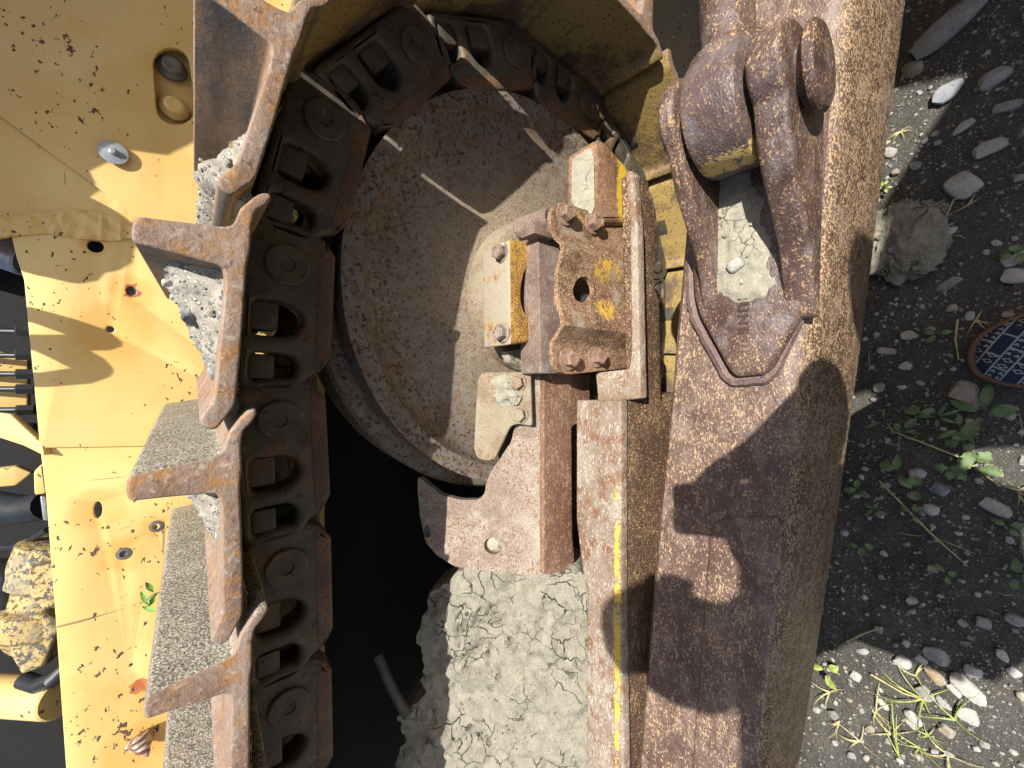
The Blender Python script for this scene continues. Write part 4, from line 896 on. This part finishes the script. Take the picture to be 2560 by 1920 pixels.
tuft(2310, 1745, 8, .085, 'largest sprawling yellow green grass tuft in the sunlit ground'); tuft(2390, 1795, 5, .06, 'grass tuft beside the speckled stone in the sun'); tuft(2322, 1835, 6, .035, 'short bright grass tuft low in the sunlit ground')
tuft(2250, 1900, 4, .10, 'long green grass blades at the bottom edge of the ground', 'grass', 1, .4); tuft(2075, 1730, 4, .06, 'thin straw blades beside the arm in the sun', 'straw'); tuft(2190, 1780, 5, .06, 'dry curled straw blades left of the grass in the sun', 'straw')
tuft(2150, 1850, 6, .05, 'dry straw blades at the lower arm edge', 'straw'); tuft(2230, 1840, 6, .045, 'curled dry straw in the middle of the lower sunlit ground', 'straw'); tuft(2370, 1880, 6, .05, 'dry straw blades at the lower shadow corner', 'straw'); tuft(2545, 1225, 5, .04, 'yellow straw lying in the sunlit patch at the right edge', 'straw')
tuft(2440, 800, 5, .035, 'dry straw at the upper side of the shoe toe', 'straw'); tuft(2100, 1800, 4, .05, 'two long straw stalks beside the lower arm', 'straw', 1, 3.0); tuft(2290, 1690, 4, .05, 'straw among the knobbly white stones', 'straw'); tuft(2420, 510, 3, .03, 'dry grass in the dark beside the flat pale stone', 'straw'); tuft(2250, 330, 8, .02, 'bright grass in the sun strip along the upper arm', 'straw'); tuft(2300, 1870, 6, .05, 'yellowish grass blades near the bottom of the sunlit ground')
for (a, b, c, lb) in (((2240, 1080), (2420, 1150), (2500, 1215), 'long bare twig below the tallest weed'), ((2200, 1200), (2330, 1330), (2420, 1410), 'straight dry stalk crossing the shaded ground'), ((2395, 800), (2390, 850), (2398, 900), 'thin curved twig left of the shoe'), ((2365, 540), (2385, 500), (2430, 490), 'curled root fibre below the flat pale stone'), ((2180, 1680), (2260, 1730), (2330, 1750), 'dark twig lying in the sunlit ground'), ((2120, 1600), (2160, 1580), (2210, 1560), 'bark strip in the shade beside the arm')):
    tag(tube('twig', [gp(*p) + Vector((0, 0, .008)) for p in (a, b, c)], [.0018, .0016, .001], 'straw', None, 6), lb, 'twig')
for k in range(14):
    px, py = random.uniform(2080, 2550), random.uniform(560, 1920)
    if px < 2275 - py * .14 + 20 or (px > 2400 and 790 < py < 1020): continue
    q_ = gp(px, py); a = random.uniform(0, 6.3); l = random.uniform(.015, .045); d_ = Vector((math.cos(a), math.sin(a), 0))
    tag(tube('twig', [q_ + Vector((0, 0, .002)), q_ + d_ * l * .5 + Vector((0, 0, .005)), q_ + d_ * l + Vector((random.uniform(-.006, .006), 0, .002))], [.0007, .0008, .0004], 'straw', None, 5), 'thin scrap of dry stalk on the dark soil', 'twig', 'scraps of dry stalk on the soil')
# seedling and snail on the yellow panel
bm = bmesh.new(); s0 = V(392, 1490, 1.0)
for (px, py, a, l) in ((374, 1468, 1.2, .028), (362, 1496, -2.0, .03), (382, 1500, -1.0, .022), (374, 1522, -2.6, .026)):
    p = V(px, py, 1.0); d = Vector((math.sin(a), -.3, math.cos(a))).normalized(); sd = d.cross(Vector((0, -1, 0))).normalized(); prev = None
    for i in range(7):
        t = i / 6; wd = .0048 * math.sin(math.pi * min(1, t * .95 + .02)); c = p + d * l * (t - .5); row = [bm.verts.new(c - sd * wd), bm.verts.new(c + Vector((0, .002, 0))), bm.verts.new(c + sd * wd)]
        if prev:
            for q in range(2): bm.faces.new((prev[q], prev[q + 1], row[q + 1], row[q]))
        prev = row
SD = from_bm('seedling', bm, plain('seedling_leaf', (.16, .30, .05), .5, 0, .0006, .3, 90), None, None, 180, False); tag(SD, 'small green seedling growing from the track in front of the yellow panel', 'seedling')
tube('stem', [V(400, 1480, 1.0), V(385, 1485, 1.0), V(366, 1500, 1.0)], .0014, 'leaf', SD, 6)
sh = V(352, 1858, PY - .012); 
def m_shell():
    s = NT('snail_shell'); b = s.noise(60, 3, .5, s.vec((3.5, .6, .8), (0, .45, 0))); return s.done(s.mix(s.ramp(b, .45, .55), (.16, .075, .045), (.42, .33, .25)), .4, b, .0004)
bm = bmesh.new(); pf = []
for i in range(40):
    t = i / 39; pf.append(((.020 * (1 - t) ** .75) * (1 + .10 * math.sin(t * 24)) + .0006, -.012 + .040 * t))
pf = [(.006, -.016), (.014, -.0145)] + pf
add_lathe(bm, pf, sh, (-.75, -.35, -.35), 28)
SN = from_bm('snail', bm, m_shell(), None, None, 60); tag(SN, 'brown striped snail shell stuck on the lower yellow panel', 'snail')

# ================================================================== PEOPLE
def skin_mesh(nodes, edges, root, sub=1):
    me = bpy.data.meshes.new('s'); names = list(nodes); ix = {n: i for i, n in enumerate(names)}
    me.from_pydata([nodes[n][0] for n in names], [(ix[a], ix[b]) for a, b in edges], []); o = bpy.data.objects.new('s', me); COL.objects.link(o)
    o.modifiers.new('k', 'SKIN'); sv = me.skin_vertices[0].data
    for n_ in names: r = nodes[n_][1]; sv[ix[n_]].radius = (r, r) if not isinstance(r, tuple) else r; sv[ix[n_]].use_root = (n_ == root)
    ss = o.modifiers.new('b', 'SUBSURF'); ss.levels = sub; dg = bpy.context.evaluated_depsgraph_get(); r = bpy.data.meshes.new_from_object(o.evaluated_get(dg)); bpy.data.objects.remove(o); return r
def shoe_part(pos, ang, parent, right=True):
    k = 1.16 if right else -1.16; L = .285
    outl = [(-.004, 0), (.030, -.010), (.052, -.045), (.060, -.085), (.055, -.13), (.042, -.19), (.036, -.25), (.015, -.283), (-.012, -.283), (-.034, -.25), (-.036, -.19), (-.040, -.13), (-.048, -.085), (-.046, -.045), (-.030, -.010)]
    outl = [(k * a, b) for a, b in outl]; out = rnd_poly(outl, .03, 4); Rm = Matrix.Translation(pos) @ Matrix.Rotation(ang, 4, 'Z')
    me = curve_mesh(out, .026, .006, [], 3); me.transform(Matrix.Translation((0, 0, .013))); smooth(me); me.materials.append(M['sole'])
    so_ = bpy.data.objects.new('sole', me)
    bm = bmesh.new(); cx_ = Vector((.004 * k, -.13)); rings = []
    prof = [(.93, .018), (.925, .034), (.88, .045), (.78, .056), (.58, .064), (.3, .070), (.0, .072)]
    for f, z in prof:
        ring = []
        for a, b in out:
            y = cx_.y + (b - cx_.y) * f; hgt = 1 + max(0, min(1, (-y - .08) / .09)) * .75 * (f < .95)
            ring.append(bm.verts.new((cx_.x + (a - cx_.x) * f, y, z * hgt)))
        rings.append(ring)
    for A, B in zip(rings, rings[1:]):
        for i in range(len(A)): bm.faces.new((A[i], A[(i + 1) % len(A)], B[(i + 1) % len(B)], B[i]))
    bmesh.ops.remove_doubles(bm, verts=bm.verts, dist=1e-5)
    up = from_bm('shoe', bm, 'canvas', None, None, 60); up.location = pos; up.rotation_euler = (0, 0, ang); up.parent = parent; up.matrix_parent_inverse = WM(parent).inverted(); up['label'] = 'navy canvas slip on shoe with white geometric pattern'
    COL.objects.link(so_); so_.parent = up; return up
def person(at, label, pose):
    P = {k: (Vector(v) + at) for k, v in pose.items()}
    root = empty('person', at, label, 'person')
    N = {}; E_ = []
    def chain(*items):
        prev = None
        for nme, p, r in items:
            if nme not in N: N[nme] = (p, r)
            if prev: E_.append((prev, nme))
            prev = nme
    chain(('pelvis', P['pelvis'], (.15, .10)), ('waist', P['waist'], (.13, .095)), ('chest', P['chest'], (.155, .105)), ('neck', P['neck'], .052), ('head0', P['head'] - Vector((0, -.005, .07)), .058), ('head1', P['head'] + Vector((0, .01, 0)), (.075, .088)), ('head2', P['head'] + Vector((0, 0, .07)), .066))
    chain(('head1', None, None), ('nose', P['head'] + Vector((0, .105, -.012)), .013))
    for s in ('l', 'r'):
        hip, kn, an = P['hip_' + s], P['knee_' + s], P['ank_' + s]
        chain(('pelvis', None, None), ('hip_' + s, hip, .088), ('mid_' + s, hip.lerp(kn, .5), .072), ('knee_' + s, kn, .055), ('calf_' + s, kn.lerp(an, .35), .054), ('ank_' + s, an, .036), ('foot_' + s, an + Vector((0, .11, -.05)), .030))
        sh_, el, wr, palm = P['sho_' + s], P['elb_' + s], P['wri_' + s], P['palm_' + s]
        chain(('chest', None, None), ('sho_' + s, sh_, .058), ('ua_' + s, sh_.lerp(el, .5), .047), ('elb_' + s, el, .038), ('fa_' + s, el.lerp(wr, .4), .036), ('wri_' + s, wr, .024), ('palm_' + s, palm, (.032, .016)))
        d = (palm - wr).normalized(); sd = Vector((1, 0, 0)) if s == 'l' else Vector((-1, 0, 0)); upn = d.cross(sd).normalized(); lat = d.cross(Vector((1, 0, 0))).normalized()
        for i, (o_, l) in enumerate(((-.027, .062), (-.009, .074), (.009, .070), (.026, .055))):
            b0 = palm + d * .035 + lat * o_
            chain(('palm_' + s, None, None), ('f%d0_' % i + s, b0, .009), ('f%d1_' % i + s, b0 + (d * .8 + sd * .5).normalized() * l * .45, .0085), ('f%d2_' % i + s, b0 + (d * .8 + sd * .5).normalized() * l * .45 + (d * .2 + sd).normalized() * l * .5, .007))
        chain(('palm_' + s, None, None), ('t0_' + s, palm + lat * -.035 + d * .0, .011), ('t1_' + s, palm + lat * -.05 + d * .025 + sd * .012, .009), ('t2_' + s, palm + lat * -.045 + d * .045 + sd * .025, .008))
    me = skin_mesh(N, E_, 'pelvis', 2); b = mesh_obj('body', me, 'skin', root, None, 80)
    T = {k: N[k] for k in ('pelvis', 'waist', 'chest', 'sho_l', 'sho_r', 'ua_l', 'ua_r', 'elb_l', 'elb_r', 'fa_l', 'fa_r')}
    T = {k: (v[0], tuple(x + .016 for x in v[1]) if isinstance(v[1], tuple) else v[1] + .014) for k, v in T.items()}
    mesh_obj('shirt', skin_mesh(T, [e for e in E_ if e[0] in T and e[1] in T], 'pelvis', 2), 'shirt', root, None, 80)
    T = {k: N[k] for k in ('pelvis', 'hip_l', 'hip_r', 'mid_l', 'mid_r', 'knee_l', 'knee_r', 'calf_l', 'calf_r', 'ank_l', 'ank_r')}
    T = {k: (v[0], tuple(x + .012 for x in v[1]) if isinstance(v[1], tuple) else v[1] + .018) for k, v in T.items()}
    mesh_obj('trousers', skin_mesh(T, [e for e in E_ if e[0] in T and e[1] in T], 'pelvis', 2), 'trousers', root, None, 80)
    bm = bmesh.new(); bmesh.ops.create_uvsphere(bm, u_segments=24, v_segments=16, radius=1); hc = P['head'] + Vector((0, -.012, .035))
    for v in bm.verts:
        c = v.co.copy(); v.co = hc + Vector((c.x * .090, c.y * .108, c.z * .105)) * (1 + .04 * mn.noise(c * 5))
    bmesh.ops.delete(bm, geom=[v for v in bm.verts if v.co.y > hc.y + .03 and v.co.z < hc.z + .03], context='VERTS'); from_bm('hair', bm, 'hair', root, None, 80)
    for sx in (-1, 1):
        e = P['head'] + Vector((sx * .032, .078, .012)); lathe('eye', [(.004, -.011), (.010, -.006), (.012, 0), (.010, .006), (.004, .011)], e, (0, 1, 0), 'eye', root, 16)
        e = P['head'] + Vector((sx * .080, -.005, 0)); lathe('ear', [(.012, 0), (.026, .004), (.026, .010), (.012, .014)], e, (sx, 0, .1), 'skin', root, 16)
    e = P['head'] + Vector((0, .086, -.052)); mesh_obj('mouth', box_me(e.x - .022, e.x + .022, e.y - .01, e.y + .006, e.z - .006, e.z + .006, .004), plain('lips', (.35, .15, .13), .5), root)
    for s in ('l', 'r'): a = P['ank_' + s]; shoe_part(Vector((a.x - .005, a.y + .219, gz(a.x, a.y) * 0 + .002)), R_(0 if s == 'r' else 8), root, s == 'r')
    return root
pose = dict(ank_r=(.053, -.165, .10), knee_r=(.050, -.125, .50), hip_r=(.02, -.315, .90), ank_l=(-.25, -.30, .10), knee_l=(-.23, -.24, .50), hip_l=(-.17, -.35, .90), pelvis=(-.075, -.34, .95), waist=(-.078, -.36, 1.12), chest=(-.082, -.35, 1.33),
    neck=(-.083, -.325, 1.47), head=(-.083, -.275, 1.585), sho_r=(.10, -.345, 1.41), elb_r=(.20, -.26, 1.13), wri_r=(.075, -.105, 1.035), palm_r=(.035, -.055, 1.03),
    sho_l=(-.265, -.345, 1.41), elb_l=(-.33, -.24, 1.13), wri_l=(-.145, -.120, .985), palm_l=(-.100, -.080, .990))
person(Vector((0, 0, 0)), 'person in patterned navy slip on shoe standing beside the arm and photographing', pose)
pose2 = dict(pose); pose2.update(wri_r=(.42, -.28, .92), palm_r=(.45, -.27, .86), elb_r=(.30, -.33, 1.12), elb_l=(-.34, -.33, 1.10), wri_l=(-.36, -.26, .86), palm_l=(-.36, -.25, .79), ank_l=(-.22, -.2, .10), knee_l=(-.2, -.2, .5), ank_r=(.05, -.2, .10), knee_r=(.05, -.2, .5), head=(-.083, -.33, 1.58))
person(Vector((.60, -.315, 0)), 'unseen person added next to the photographer to shade the soil', pose2)  # bystander out of view, added for the shade on the soil
f3 = -bck; pc = C0 - f3 * .008; u3 = Vector((0, SP, CP))
phf = Fr(pc, (1, 0, 0), u3); me = curve_mesh(rnd_poly([(-.064, .013), (.012, .013), (.012, -.145), (-.064, -.145)], .009, 4), .008, .002); me.transform(Matrix(((1, 0, 0, 0), (0, 1, 0, 0), (0, 0, 1, 0), (0, 0, 0, 1))))
me.transform(phf.mat(0)); PH = mesh_obj('phone', me, 'phone'); tag(PH, 'black phone held upright in the hands of the person in the navy shoe', 'phone')
